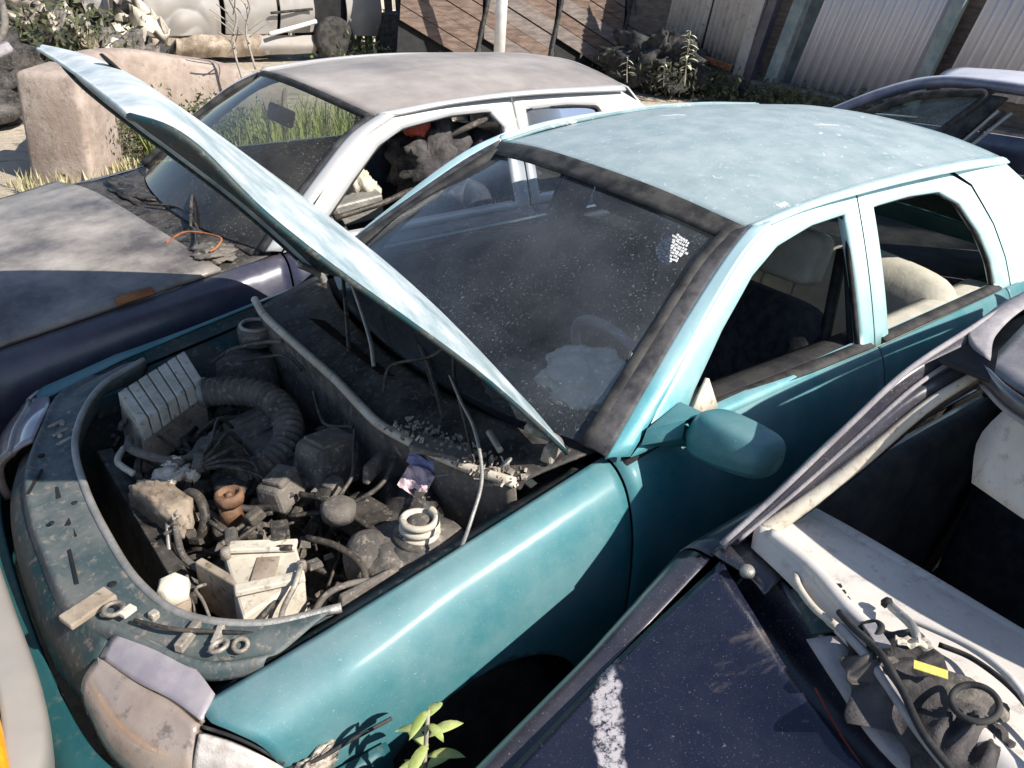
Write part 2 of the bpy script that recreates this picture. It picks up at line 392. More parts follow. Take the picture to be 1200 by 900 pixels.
# ================================================================== SETTING
def ground():
    V, F = [], []; n = 70
    xs = [-60+120*i/n for i in range(n+1)]
    for x in xs:
        for y in xs:
            V.append((x, y, .05*noise.noise(Vector((x*.4, y*.4, 0)))-.03))
    F = gridfaces(n+1, n+1); F = [tuple(reversed(q)) for q in F]
    tag(link('ground', V, F, DIRT), kind='structure')
ground()

# ================================================================== TEAL CAR (world = its frame, nose at x=0 facing +X, its left is +Y)
teal = thing('teal_car', 'dusty teal hatchback with open bonnet and bare engine bay', 'car')
TS = {
 -.20: [(.650, .702), (.70, .702), (.742, .694), (.773, .668), (.79, .60), (.79, .45), (.765, .28)],
 -.45: [(.672, .768), (.725, .762), (.768, .738), (.792, .685), (.80, .58), (.79, .40), (.76, .22)],
 -.70: [(.676, .822), (.722, .806), (.762, .762), (.79, .675), (.80, .54), (.795, .39), (.77, .20)],
 -1.17: [(.672, .918), (.718, .90), (.757, .855), (.79, .76), (.805, .61), (.80, .42), (.775, .18)],
 -1.5: [(.715, .95), (.738, .935), (.768, .885), (.797, .78), (.808, .62), (.803, .42), (.775, .18)],
 -2.2: [(.738, .968), (.752, .955), (.778, .90), (.805, .78), (.812, .62), (.806, .42), (.775, .18)],
 -3.0: [(.728, .985), (.745, .97), (.775, .91), (.80, .79), (.808, .62), (.80, .42), (.77, .18)],
 -3.5: [(.70, .985), (.715, .97), (.745, .91), (.765, .79), (.77, .62), (.765, .45), (.74, .28)],
}
tsec = make_side(TS)
tyf = upper(.965, .732, 1.375, .552)
def fender_front(v):
    T = ((0, -.206), (.167, -.214), (.333, -.244), (.5, -.278), (.667, -.305), (1, -.36))
    for (a, p), (b, q) in zip(T, T[1:]):
        if a <= v <= b: return p+(q-p)*(v-a)/(b-a)
    return -.36
for s in (1, -1):
    fl = side_panel('fender', tsec, fender_front, -1.168, s, TEAL, teal, arches=[(-.76, .28, .31)], nx=44, nv=26)
    # inner flange of the fender along the engine bay
    patch('fender_flange', [sg([(x, tsec(x)[0][0]+o, tsec(x)[0][1]+dz) for x in (-.24, -.45, -.7, -.95, -1.14)], s) for o, dz in ((-.002, -.002), (-.008, -.018), (-.045, -.022))],
          TEALIN, fl, 4, 16, .002)
    side_panel('front_door', tsec, -1.176, -2.212, s, TEAL, teal, nx=26, nv=22)
    side_panel('rear_door', tsec, -2.220, -3.06, s, TEAL, teal, arches=[(-3.12, .29, .345)], nx=26, nv=22)
    side_panel('rear_quarter', tsec, -3.068, -3.5, s, TEAL, teal, arches=[(-3.12, .29, .345)], nx=22, nv=22)
    # belt line trims
    for a, b in ((-1.36, -2.19), (-2.25, -3.02)):
        patch('window_seal', [sg([(x, tsec(x)[0][0]-.004+o, tsec(x)[0][1]+.004+dz) for x in (a, (a+b)/2, b)], s) for o, dz in ((-.035, .0), (-.02, .012), (.008, .004))], RUBBER, teal, 4, 12, .006)
        patch('sill_top', [sg([(x, tsec(x)[0][0]-.02+o, tsec(x)[0][1]+dz) for x in (a+.02, (a+b)/2, b-.02)], s) for o, dz in ((-.10, -.005), (-.05, .0), (-.015, -.004))], INTER if a > -2 else SEATB, teal, 4, 10, .006)
    # greenhouse frames
    fo = [(-1.20, .935), (-1.335, 1.06), (-1.50, 1.20), (-1.66, 1.306), (-1.80, 1.355), (-2.0, 1.383), (-2.222, 1.392), (-2.222, 1.2), (-2.222, .962)]
    fi = [(-1.372, .965), (-1.43, 1.035), (-1.555, 1.145), (-1.70, 1.245), (-1.82, 1.297), (-1.98, 1.325), (-2.145, 1.333), (-2.15, 1.2), (-2.15, .985)]
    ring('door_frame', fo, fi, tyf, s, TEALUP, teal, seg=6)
    ro = [(-2.228, .965), (-2.228, 1.2), (-2.228, 1.392), (-2.5, 1.395), (-2.76, 1.385), (-2.90, 1.33), (-3.02, 1.20), (-3.09, 1.08), (-3.12, .985)]
    ri = [(-2.30, .985), (-2.30, 1.2), (-2.30, 1.335), (-2.5, 1.34), (-2.68, 1.333), (-2.80, 1.285), (-2.91, 1.18), (-2.975, 1.08), (-3.0, 1.0)]
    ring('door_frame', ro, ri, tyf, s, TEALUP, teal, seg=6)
    tube('door_frame_seal', sg([(x, tyf(z)-.016, z) for x, z in ri], s), .009, RUBBER, teal, n=50, sides=6)
    tube('door_frame_seal', sg([(x, tyf(z)-.016, z) for x, z in fi], s), .009, RUBBER, teal, n=50, sides=6)
    # C pillar down to the deck
    co = [(-3.128, .985), (-3.098, 1.08), (-3.03, 1.20), (-2.91, 1.335), (-2.78, 1.393)]
    ci = [(-3.62, .985), (-3.56, 1.05), (-3.45, 1.18), (-3.30, 1.31), (-3.16, 1.385)]
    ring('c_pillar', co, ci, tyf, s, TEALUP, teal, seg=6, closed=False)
    # A pillar
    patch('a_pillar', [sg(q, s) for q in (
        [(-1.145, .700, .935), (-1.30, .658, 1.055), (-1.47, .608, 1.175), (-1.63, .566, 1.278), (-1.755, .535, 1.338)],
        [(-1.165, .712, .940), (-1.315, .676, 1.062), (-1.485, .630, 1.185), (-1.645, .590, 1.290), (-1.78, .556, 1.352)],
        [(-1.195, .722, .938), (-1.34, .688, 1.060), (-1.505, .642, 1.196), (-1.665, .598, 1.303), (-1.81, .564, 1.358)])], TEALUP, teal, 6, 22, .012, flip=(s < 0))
    # roof gutter rail
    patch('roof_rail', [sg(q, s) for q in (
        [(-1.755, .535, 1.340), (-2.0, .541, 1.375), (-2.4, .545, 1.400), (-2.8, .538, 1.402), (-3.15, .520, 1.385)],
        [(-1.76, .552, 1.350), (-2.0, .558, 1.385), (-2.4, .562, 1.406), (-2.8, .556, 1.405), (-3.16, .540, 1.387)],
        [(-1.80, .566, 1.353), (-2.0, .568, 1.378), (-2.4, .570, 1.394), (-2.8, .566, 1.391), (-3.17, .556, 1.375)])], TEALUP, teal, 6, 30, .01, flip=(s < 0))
    tube('roof_gutter', sg([(-1.755, .530, 1.343), (-2.0, .536, 1.380), (-2.4, .540, 1.406), (-2.8, .533, 1.408), (-3.15, .515, 1.392)], s), .008, TEALROOF, teal, n=30, sides=6)
    wheel(teal, -.74, .68*s, s); wheel(teal, -3.12, .68*s, s)
    # inner fender wall
    patch('inner_wing', [sg(q, s) for q in (
        [(-.22, .60, .68), (-.45, .625, .74), (-.7, .630, .79), (-1.0, .63, .86)],
        [(-.22, .58, .55), (-.45, .595, .62), (-.72, .50, .66), (-1.0, .60, .70)],
        [(-.22, .52, .32), (-.45, .52, .42), (-.72, .44, .46), (-1.0, .54, .40)])], TEALIN, teal, 12, 16, .004)
    lathe('strut_tower', [(.105, .50), (.10, .70), (.085, .755), (.04, .765), (.02, .765)], (-.78, .53*s, .0), (0, 0, 0), PLASTIC2, teal, 24)

# roof skin: edge line + crown
def roof_rows(fx, rx, wf, wm, wr, zf, zm, zr, crown, k=5):
    rows = []
    for i in range(7):
        t = i/6; x = fx+(rx-fx)*t
        wq = cat_pt([(wf, 0, 0), (wm, 0, 0), (wm, 0, 0), (wr, 0, 0)], t).x
        zq = cat_pt([(zf[0], 0, 0)]+[(q, 0, 0) for q in zm]+[(zr, 0, 0)], t).x
        rows.append([(x+zf[1]*(1-(q)**2)*(1-t)*(1-t), q*wq, zq+crown*(1-abs(q)**2.2)*(.75+.25*min(1, 4*t))) for q in (-1, -.8, -.5, 0, .5, .8, 1)])
    return rows
roof = patch('roof', roof_rows(-1.75, -3.2, .533, .541, .518, (1.340, .07), (1.383, 1.405, 1.405), 1.388, .052), TEALROOF, teal, 30, 30, .006)
patch('roof_front_seal', [
    [(-1.755, -.535, 1.336), (-1.70, -.27, 1.376), (-1.682, 0, 1.387), (-1.70, .27, 1.376), (-1.755, .535, 1.336)],
    [(-1.728, -.533, 1.322), (-1.672, -.27, 1.364), (-1.654, 0, 1.375), (-1.672, .27, 1.364), (-1.728, .533, 1.322)],
    [(-1.705, -.522, 1.306), (-1.642, -.27, 1.345), (-1.624, 0, 1.356), (-1.642, .27, 1.345), (-1.705, .522, 1.306)]], RUBBER, teal, 5, 24, .010)
# windscreen
base = [(-1.145, -.655, .945), (-1.055, -.36, .938), (-1.02, 0, .937), (-1.055, .36, .938), (-1.145, .655, .945)]
top = [(-1.715, -.508, 1.312), (-1.655, -.27, 1.350), (-1.635, 0, 1.361), (-1.655, .27, 1.350), (-1.715, .508, 1.312)]
midr = [(a[0]*.5+b[0]*.5+.022, (a[1]+b[1])/2*1.01, (a[2]+b[2])/2+.022) for a, b in zip(base, top)]
ws = patch('windscreen', [base, midr, top], WIN, teal, 16, 24, 0)
for s in (1, -1):
    patch('windscreen_seal', [sg(q, s) for q in (
        [(-1.130, .650, .946), (-1.29, .608, 1.060), (-1.455, .562, 1.172), (-1.60, .522, 1.262), (-1.715, .500, 1.318)],
        [(-1.138, .676, .946), (-1.295, .634, 1.066), (-1.46, .586, 1.180), (-1.61, .543, 1.275), (-1.735, .520, 1.333)],
        [(-1.147, .703, .940), (-1.302, .660, 1.060), (-1.472, .610, 1.178), (-1.63, .567, 1.280), (-1.755, .537, 1.342)])],
        SEALM, teal, 6, 20, .010, flip=(s < 0))
    tube('windscreen_rubber', sg([(-1.135, .645, .944), (-1.29, .602, 1.06), (-1.455, .556, 1.172), (-1.60, .516, 1.262), (-1.712, .496, 1.318)], s), .021, RUBBER, teal, n=24, sides=6)
# rear screen and tailgate
rt = [(-3.17, -.50, 1.385), (-3.22, 0, 1.42), (-3.17, .50, 1.385)]; rb = [(-3.56, -.60, 1.02), (-3.63, 0, 1.03), (-3.56, .60, 1.02)]
patch('rear_screen', [rt, rb], WIN2, teal, 8, 12, 0)
patch('tailgate', [rb, [(-3.66, -.64, .98), (-3.74, 0, .99), (-3.66, .64, .98)], [(-3.70, -.66, .7), (-3.78, 0, .7), (-3.70, .66, .7)], [(-3.66, -.66, .45), (-3.74, 0, .45), (-3.66, .66, .45)]], TEAL, teal, 12, 16, .01)
for s in (1, -1):
    patch('tail_corner', [sg(q, s) for q in ([(-3.5, .70, .985), (-3.58, .68, .985), (-3.66, .64, .98)], [(-3.5, .768, .7), (-3.62, .74, .7), (-3.70, .66, .7)], [(-3.5, .75, .30), (-3.62, .72, .35), (-3.66, .66, .45)])], TEAL, teal, 8, 10, .006)
patch('rear_bumper', [[(-3.45, -.77, z), (-3.70, -.70, z), (-3.80, 0, z), (-3.70, .70, z), (-3.45, .77, z)] for z in (.50, .42, .27)], TEAL, teal, 8, 24, .02)
# floor, cabin
box('floor_pan', (2.45, 1.42, .03), (-2.25, 0, .20), (0, 0, 0), INTER, teal)
box('firewall', (.03, 1.30, .55), (-1.03, 0, .55), (0, -4, 0), TEALIN, teal)
patch('dashboard', [[(-1.10, -.63, .915), (-1.04, 0, .915), (-1.10, .63, .915)], [(-1.30, -.66, .925), (-1.28, 0, .93), (-1.30, .66, .925)], [(-1.45, -.66, .88), (-1.42, 0, .89), (-1.45, .66, .88)], [(-1.42, -.66, .60), (-1.38, 0, .60), (-1.42, .66, .60)]], INTER, teal, 12, 14, .01)
seat(teal, -2.02, .36, SEATD, SEATB); seat(teal, -2.02, -.36, SEATD, SEATD)
rbk = patch('rear_seat_back', [[(-2.82, -.62, .985), (-2.84, -.2, .99), (-2.84, .3, 1.0), (-2.82, .58, .985), (-2.80, .65, .94)], [(-2.76, -.63, .97), (-2.77, -.2, .975), (-2.77, .3, .985), (-2.76, .60, .97), (-2.75, .67, .92)],
      [(-2.68, -.63, .70), (-2.68, -.2, .70), (-2.68, .3, .70), (-2.68, .62, .70), (-2.68, .68, .68)], [(-2.60, -.63, .45), (-2.60, -.2, .45), (-2.60, .3, .45), (-2.60, .62, .45), (-2.60, .68, .45)]], SEATB, teal, 12, 20, .05)
box('rear_seat_base', (.5, 1.26, .16), (-2.42, 0, .42), (0, -4, 0), SEATB, teal, .03)
patch('parcel_shelf', [[(-2.86, -.60, .965), (-2.86, .60, .965)], [(-3.5, -.60, .985), (-3.5, .60, .985)]], INTER, teal, 4, 4, .01)
# inner door card and B pillar trim
for s in (1, -1):
    patch('door_card', [sg(q, s) for q in ([(-1.2, .70, .92), (-1.7, .70, .945), (-2.18, .71, .955)], [(-1.2, .70, .6), (-1.7, .72, .6), (-2.18, .72, .6)], [(-1.2, .72, .25), (-1.7, .74, .25), (-2.18, .74, .25)])], INTER, teal, 8, 10, .02)
    patch('door_card', [sg(q, s) for q in ([(-2.24, .70, .955), (-2.6, .70, .96), (-3.0, .70, .965)], [(-2.24, .70, .6), (-2.6, .72, .6), (-3.0, .70, .6)], [(-2.24, .72, .25), (-2.6, .74, .25), (-2.8, .70, .5)])], SEATB, teal, 8, 10, .02)
    patch('pillar_trim', [sg(q, s) for q in ([(-2.14, .690, .95), (-2.15, .60, 1.2), (-2.16, .545, 1.34)], [(-2.22, .675, .95), (-2.22, .585, 1.2), (-2.22, .53, 1.34)], [(-2.31, .690, .95), (-2.31, .60, 1.2), (-2.31, .545, 1.34)])], INTER, teal, 6, 10, .015)
tube('seat_belt', [(-2.2, .56, 1.22), (-2.16, .60, .9), (-2.12, .62, .5)], .018, RUBBER, teal, sides=4)
# steering wheel
def torus(name, R1, r1, T, mat, parent, n=36, m_=8):
    V = []
    for i in range(n):
        a = 2*math.pi*i/n
        for j in range(m_):
            b_ = 2*math.pi*j/m_; q = R1+r1*math.cos(b_); V.append(T @ Vector((q*math.cos(a), q*math.sin(a), r1*math.sin(b_))))
    F = []
    for i in range(n):
        for j in range(m_): F.append((i*m_+j, ((i+1) % n)*m_+j, ((i+1) % n)*m_+(j+1) % m_, i*m_+(j+1) % m_))
    return link(name, V, F, mat, parent)
T = frame((-1.52, .37, .915), (0, -62, 0))
sw = torus('steering_wheel', .18, .014, T, LILAC, teal)
V, F = lathev([(.055, -.03), (.065, .0), (.05, .02)], (0, 0, 0), (0, 0, 0), 16); link('wheel_hub', [T @ v for v in V], F, INTER, sw)
for a in (20, 160, 270):
    tube('wheel_spoke', [T @ Vector((.05*math.cos(R(a)), .05*math.sin(R(a)), 0)), T @ Vector((.18*math.cos(R(a)), .18*math.sin(R(a)), 0))], .013, INTER, sw, sides=6)
# burst airbag lying over the dash
blob('burst_airbag', (-1.33, .43, .97), (.22, .24, .10), (0, 16, 20), CLOTH, teal, .35, 4)
blob('cloth_fold', (-1.20, .30, .935), (.16, .24, .02), (0, 10, -10), PLASTIC2, teal, .4, 4, seed=3)
# sticker on the windscreen, top left corner: rows of white print
stk = thing('windscreen_sticker', 'small round sticker of white print at the top corner of the teal windscreen', 'sticker')
sc_ = Vector((-1.60, .425, 1.268)); ex = Vector((.10, .99, -.02)).normalized(); ey = Vector((-.80, -.05, .60)).normalized(); en = ex.cross(ey).normalized()
if en.z < 0: en = -en
WPRINT = rough_mat('white_print', (.75, .74, .72), (.85, .84, .82), 60, .6)
V, F = [], []
for k in range(-5, 6):
    hw = math.sqrt(max(0, .046**2-(k*.0084)**2)); xq = -hw
    while xq < hw:
        wq = random.uniform(.002, .013); c = sc_+ex*(xq+wq/2)+ey*(k*.0084+random.uniform(-.0022, .0022))+en*.016
        i0 = len(V)
        for a, b in ((-1, -1), (1, -1), (1, 1), (-1, 1)): V.append(c+ex*a*wq/2*.85+ey*b*.0031)
        for a, b in ((-1, -1), (1, -1), (1, 1), (-1, 1)): V.append(c+ex*a*wq/2*.85+ey*b*.0031-en*.002)
        F += [(i0, i0+1, i0+2, i0+3), (i0+7, i0+6, i0+5, i0+4)]+[(i0+q, i0+4+q, i0+4+(q+1) % 4, i0+(q+1) % 4) for q in range(4)]
        xq += wq+random.uniform(.001, .004)
tag(link('sticker_print', V, F, WPRINT, stk, smooth=False), kind='stuff')
# door mirror
def mprof(y, xf, xb, zb, zt, rr=.018):
    return [(xf, y, zb+rr), (xf+.004, y, (zb+zt)/2), (xf-.004, y, zt-rr), (xf-.02, y, zt), ((xf+xb)/2, y, zt+.004), (xb+.01, y, zt-.004), (xb, y, zt-rr), (xb, y, zb+rr), (xb+.01, y, zb), ((xf+xb)/2, y, zb-.004), (xf-.018, y, zb), (xf, y, zb+rr)]
mp = [mprof(.775, -1.325, -1.375, .968, 1.015, .012), mprof(.80, -1.300, -1.385, .955, 1.048), mprof(.83, -1.285, -1.392, .955, 1.062), mprof(.90, -1.282, -1.395, .966, 1.068), mprof(.965, -1.294, -1.397, .976, 1.066, .02), mprof(.990, -1.312, -1.39, .986, 1.052, .014), mprof(.997, -1.335, -1.375, .998, 1.036, .01)]
mr = patch('door_mirror', mp, TEAL, teal, 36, 60, 0, flip=True)
link('mirror_end_cap', mp[-1][:-1], [tuple(range(len(mp[-1])-1))], TEAL, mr)
V = [(-1.30, .785, .985), (-1.30, .785, 1.035), (-1.37, .785, 1.03), (-1.375, .785, .96), (-1.34, .785, .947),
     (-1.22, .735, .965), (-1.24, .728, 1.0), (-1.36, .715, 1.03), (-1.39, .735, .96), (-1.3, .74, .95)]
link('mirror_foot', V, [(0, 1, 6, 5), (1, 2, 7, 6), (2, 3, 8, 7), (3, 4, 9, 8), (4, 0, 5, 9)], TEAL, mr, solid=.004, bevel=.004)
patch('mirror_glass', [[(-1.3985, .85, 1.045), (-1.3995, .94, 1.045)], [(-1.3985, .85, .985), (-1.3995, .94, .99)]], STEEL, mr, 3, 4, .001)
link('mirror_sail', [(-1.375, .722, .97), (-1.46, .70, 1.06), (-1.50, .715, .975)], [(0, 1, 2)], CREAM, teal, solid=.012)

# --- bonnet, raised
def hood_fn():
    H = Vector((-1.07, 0, .957)); a = R(44.8); d = Vector((math.cos(a), 0, math.sin(a))); n_ = Vector((-math.sin(a), 0, math.cos(a))); rows = []
    tab = ((0, .655, .0, .100), (.2, .66, .008, .112), (.4, .66, .010, .115), (.6, .66, .002, .113), (.765, .66, -.007, .108), (.9, .65, -.009, .096), (.966, .64, -.004, .080),
           (1.016, .62, .004, .062), (1.05, .60, .006, .044), (1.075, .57, .001, .024), (1.092, .50, -.014, .006))
    for L, hw, of, cr in tab:
        rows.append([H+d*(L*(.9625+.0375*q))+n_*(of+cr*.80*(1-abs(q)**2.2)+(1-q)*.012*L)+Vector((0, q*hw, 0)) for q in (-1, -.92, -.72, -.4, 0, .4, .72, .92, 1)])
    return rows
hr_ = hood_fn()
hood = patch('bonnet', hr_, TEALHOOD, teal, 60, 44, .0)
# underside frame of the bonnet
inn = []
for i, row in enumerate(hr_):
    nn = Vector((math.sin(R(44.8)), 0, -math.cos(R(44.6)))); inn.append([p+nn*.004 for p in row[1:-1]])
patch('bonnet_inner_panel', inn, TEALIN, hood, 30, 30, .0, flip=True)
for k in (0, -1):
    e = [Vector(r_[k]) for r_ in hr_]
    tube('bonnet_edge', [p+nn*.004 for p in e], .0055, TEALIN, hood, n=30, sides=6)
tube('bonnet_edge', [Vector(p)+nn*.003 for p in hr_[-1]], .0045, TEALHOOD, hood, n=30, sides=6)
# empty badge hole
bc = Vector(hr_[-2][4]).lerp(Vector(hr_[-4][4]), .5)+Vector((-.71, 0, .70))*.006
T_ = Matrix.Translation(bc) @ Matrix.Rotation(R(-44.6-5), 4, 'Y')
V, F = lathev([(.032, 0), (.030, .004), (.002, .004)], (0, 0, 0), (0, 0, 0), 18); link('badge_hole', [T_ @ v for v in V], F, HOLE, hood)
for s in (1, -1):
    tube('bonnet_hinge', [(-1.10, .60*s, .90), (-1.08, .60*s, .955), (-1.00, .59*s, 1.01)], .013, STEEL, teal, sides=6)

# --- slam panel, nose, lamps, bumper
sin_ = [(-.50, -.625, .775), (-.37, -.57, .755), (-.285, -.46, .742), (-.225, -.30, .738), (-.20, -.1, .737), (-.195, .1, .737), (-.205, .30, .738), (-.25, .455, .742), (-.36, .575, .755), (-.50, .64, .775)]
sout = [(-.36, -.655, .75), (-.26, -.61, .737), (-.185, -.46, .732), (-.115, -.28, .728), (-.085, -.1, .727), (-.078, .1, .727), (-.085, .28, .728), (-.135, .40, .732), (-.235, .585, .737), (-.34, .655, .75)]
sl = patch('slam_panel', [[(a[0]+.0, a[1], a[2]-.06) for a in sin_], [(a[0]*1.01, a[1]*.99, a[2]-.004) for a in sin_], [(a[0]*.7+b[0]*.3, a[1]*.7+b[1]*.3, a[2]-.002) for a, b in zip(sin_, sout)], [(a[0]*.2+b[0]*.8, a[1]*.2+b[1]*.8, b[2]-.004) for a, b in zip(sin_, sout)], sout, [(a[0]+.012, a[1], a[2]-.03) for a in sout]],
           rough_mat('slam_panel_grime', (.06, .09, .095), (.14, .15, .145), 9, .6, .2, .4, .004, (.24, .21, .18)), teal, 22, 60, .004)
tube('slam_lip', [(a[0]-.004, a[1], a[2]+.004) for a in sin_], .0095, STEEL, sl, n=60, sides=8)
for (x, y, a) in ((-.15, .05, 80), (-.15, -.12, 80), (-.15, .0, 60)):
    box('slot', (.05, .012, .004), (x, y, .7345), (0, 0, a), HOLE, sl, 0)
for (x, y, q) in ((-.23, -.43, .009), (-.26, -.48, .008), (-.21, -.37, .008), (-.30, -.50, .010), (-.28, -.45, .008), (-.245, -.38, .007), (-.15, .33, .007), (-.18, .42, .006)):
    lathe('bolt', [(q, 0), (q, .006), (q*.6, .010), (.001, .011)], (x, y, .737), (0, 0, 0), ALU, sl, 8)
for y in (-.46, -.41, -.36):
    box('bracket_tab', (.045, .012, .006), (-.215, y+.02, .741), (0, 0, 25), ALU, sl, .002)
for (x, y, a, l_) in ((-.115, -.20, 62, .10), (-.115, .17, 84, .12)):
    box('pressed_groove', (l_, .006, .004), (x, y, .7335), (0, 0, a), HOLE, sl, 0)
for (x, y, q) in ((-.165, .28, .009), (-.15, -.30, .009), (-.11, .0, .006), (-.17, -.05, .007), (-.30, .60, .012), (-.35, .615, .012)):
    lathe('drain_hole', [(q, 0), (q, .003), (q*.4, .003)], (x, y, .7385), (0, 0, 0), HOLE, sl, 12)
lt = box('bonnet_latch', (.10, .045, .016), (-.108, .325, .741), (0, 4, 18), TAN, sl, .004)
torus('latch_loop', .018, .005, frame((-.145, .375, .758)), ALU, lt, 20, 6)
box('latch_tab', (.03, .02, .01), (-.165, .395, .757), (0, 0, 25), CREAM, lt, .002)
for (x, y, a, c) in ((-.24, .52, 40, (.07, .018, .02)), (-.285, .555, 52, (.05, .014, .026))):
    b_ = box('lamp_bracket', c, (x, y, .752), (0, 0, a), ALU, sl, .003)
torus('lamp_clip', .016, .005, frame((-.275, .59, .765), (15, 10, 0)), ALU, sl, 20, 6)
torus('lamp_clip', .013, .005, frame((-.31, .605, .76), (-15, 10, 0)), ALU, sl, 20, 6)
tube('bonnet_cable', [(-.17, .42, .75), (-.22, .50, .765), (-.29, .55, .76), (-.36, .60, .755)], .0045, HOSE, sl)
box('rubber_buffer', (.018, .018, .02), (-.205, .425, .748), (0, 0, 20), ALU, sl, .004)
for s in (1, -1):
    hl = patch('headlight', [sg(q, s) for q in (
        [(-.105, .425, .688), (-.140, .53, .695), (-.178, .61, .697), (-.203, .684, .694)],
        [(-.075, .432, .66), (-.095, .55, .655), (-.135, .645, .650), (-.178, .708, .650)],
        [(-.068, .435, .61), (-.080, .555, .60), (-.120, .655, .59), (-.172, .715, .58)],
        [(-.075, .435, .555), (-.090, .555, .545), (-.125, .655, .54), (-.175, .712, .53)])], LENS, teal, 14, 20, .02, flip=(s < 0))
    patch('lens_top', [sg(q, s) for q in (
        [(-.150, .405, .722), (-.195, .50, .728), (-.228, .58, .722), (-.240, .652, .712)],
        [(-.125, .412, .712), (-.165, .515, .720), (-.202, .595, .715), (-.222, .668, .706)],
        [(-.103, .424, .692), (-.138, .53, .700), (-.176, .61, .702), (-.204, .684, .697)])], LENST, hl, 8, 18, .01, flip=(s < 0))
    for q_ in (.33, .66):
        tube('lens_seam', sg([(-.098-.10*q_**1.6, .43+.24*q_, .692), (-.072-.10*q_**1.6, .437+.262*q_, .655), (-.064-.10*q_**1.6, .44+.27*q_, .60)], s), .0022, TAN, hl, sides=6)
    tube('lens_ridge', sg([(-.104, .425, .694), (-.138, .53, .702), (-.176, .61, .703), (-.204, .684, .699)], s), .004, TAN, hl)
    ts = patch('turn_signal', [sg(q, s) for q in (
        [(-.196, .698, .694), (-.232, .742, .690), (-.266, .776, .668), (-.296, .796, .630)],
        [(-.178, .712, .655), (-.214, .760, .645), (-.252, .797, .630), (-.290, .812, .605)],
        [(-.170, .718, .60), (-.206, .768, .59), (-.248, .806, .58), (-.290, .818, .57)],
        [(-.172, .716, .54), (-.210, .766, .53), (-.252, .804, .53), (-.296, .816, .53)])], SIGNALW, teal, 16, 22, .012, flip=(s < 0))
    tube('signal_gap', sg([(-.200, .694, .700), (-.238, .742, .695), (-.272, .775, .671), (-.302, .794, .632)], s), .0035, RUBBER, teal)
    tube('wire', sg([(-.30, .800, .62), (-.36, .82, .63), (-.42, .825, .64), (-.50, .84, .66)], s), .004, RUBBER, teal)
    blob('torn_bumper_end', (-.345, .815*s, .600), (.12, .03, .06), (0, 10, 8*s), ALU, teal, .6, 7, 18)
patch('grille_panel', [[(-.20, -.44, .715), (-.115, -.28, .71), (-.085, -.1, .71), (-.078, .1, .71), (-.085, .28, .71), (-.12, .41, .715)],
                       [(-.12, -.44, .66), (-.07, -.28, .66), (-.045, -.1, .66), (-.042, .1, .66), (-.05, .28, .66), (-.08, .43, .66)],
                       [(-.10, -.44, .58), (-.055, -.28, .58), (-.035, -.1, .58), (-.03, .1, .58), (-.035, .28, .58), (-.062, .43, .58)]], TEALIN, teal, 12, 30, .006)
bm_ = patch('front_bumper', [
    [(-.50, -.80, .565), (-.30, -.79, .565), (-.13, -.67, .565), (-.045, -.40, .565), (-.02, 0, .565), (-.025, .35, .565), (-.055, .56, .565), (-.14, .70, .56), (-.30, .80, .56), (-.50, .81, .56)],
    [(-.50, -.82, .54), (-.28, -.82, .54), (-.09, -.70, .54), (.0, -.42, .54), (.025, 0, .54), (.02, .37, .54), (-.015, .59, .54), (-.11, .74, .54), (-.28, .83, .54), (-.50, .83, .54)],
    [(-.50, -.83, .44), (-.27, -.83, .44), (-.075, -.70, .44), (.02, -.42, .44), (.045, 0, .44), (.04, .37, .44), (.0, .60, .44), (-.10, .75, .44), (-.27, .84, .44), (-.50, .84, .44)],
    [(-.50, -.80, .22), (-.27, -.80, .22), (-.09, -.68, .22), (.0, -.42, .22), (.02, 0, .22), (.015, .37, .22), (-.02, .58, .22), (-.11, .73, .22), (-.27, .81, .22), (-.50, .81, .22)]], rough_mat('shaded_grimy_teal_bumper', (.012, .075, .085), (.02, .09, .10), 6, .5, .1, .2, .003, (.06, .10, .10)), teal, 18, 60, .012)  # the bumper's shade is put into this darker teal, along with grime
tube('bumper_strip', [(-.28, -.826, .50), (-.085, -.705, .50), (.005, -.42, .50), (.032, 0, .50), (.028, .37, .50), (-.01, .60, .50), (-.105, .75, .50), (-.28, .836, .50)], .012, RUBBER, bm_, n=40)

# --- bulkhead, cowl, wipers
bs = [(-.87, -.645, .885), (-.845, -.50, .885), (-.845, -.28, .88), (-.845, -.05, .878), (-.835, .12, .875), (-.835, .23, .872), (-.865, .36, .872), (-.90, .48, .875), (-.955, .61, .882)]
patch('bulkhead', [bs, [(p[0]-.01, p[1], p[2]-.03) for p in bs], [(p[0]-.04, p[1], .62) for p in bs], [(p[0]-.08, p[1], .36) for p in bs]], PLASTIC2, teal, 12, 40, .006)
tube('bulkhead_seal', [(p[0], p[1], p[2]+.008) for p in bs], .0125, CREAM, teal, n=60, sides=8)
cw = patch('cowl', [[(p[0]-.018, p[1], p[2]-.02) for p in bs], [(-.94, -.65, .885), (-.925, -.4, .885), (-.92, -.1, .885), (-.92, .1, .885), (-.93, .3, .885), (-.96, .5, .888), (-1.0, .62, .895)],
     [(-1.13, -.67, .935), (-1.045, -.4, .925), (-1.012, -.1, .922), (-1.012, .1, .922), (-1.03, .3, .922), (-1.08, .5, .926), (-1.13, .66, .935)]], PLASTIC, teal, 16, 40, .005)
V_ = []
for i in range(26):
    y = -.36+i*.0165; V_.append(boxv((.085, .005, .004), (-.965, y, .908), (0, -22, 0)))
V, F = join(V_); tag(link('cowl_grille', V, F, HOLE, cw, smooth=False), kind='stuff')
wp = (-1.00, -.02, .93)
wiper(teal, (-.95, .33, .915), (-1.17, -.24, .985)); wiper(teal, (-.93, -.12, .915), (-1.15, -.58, .985))
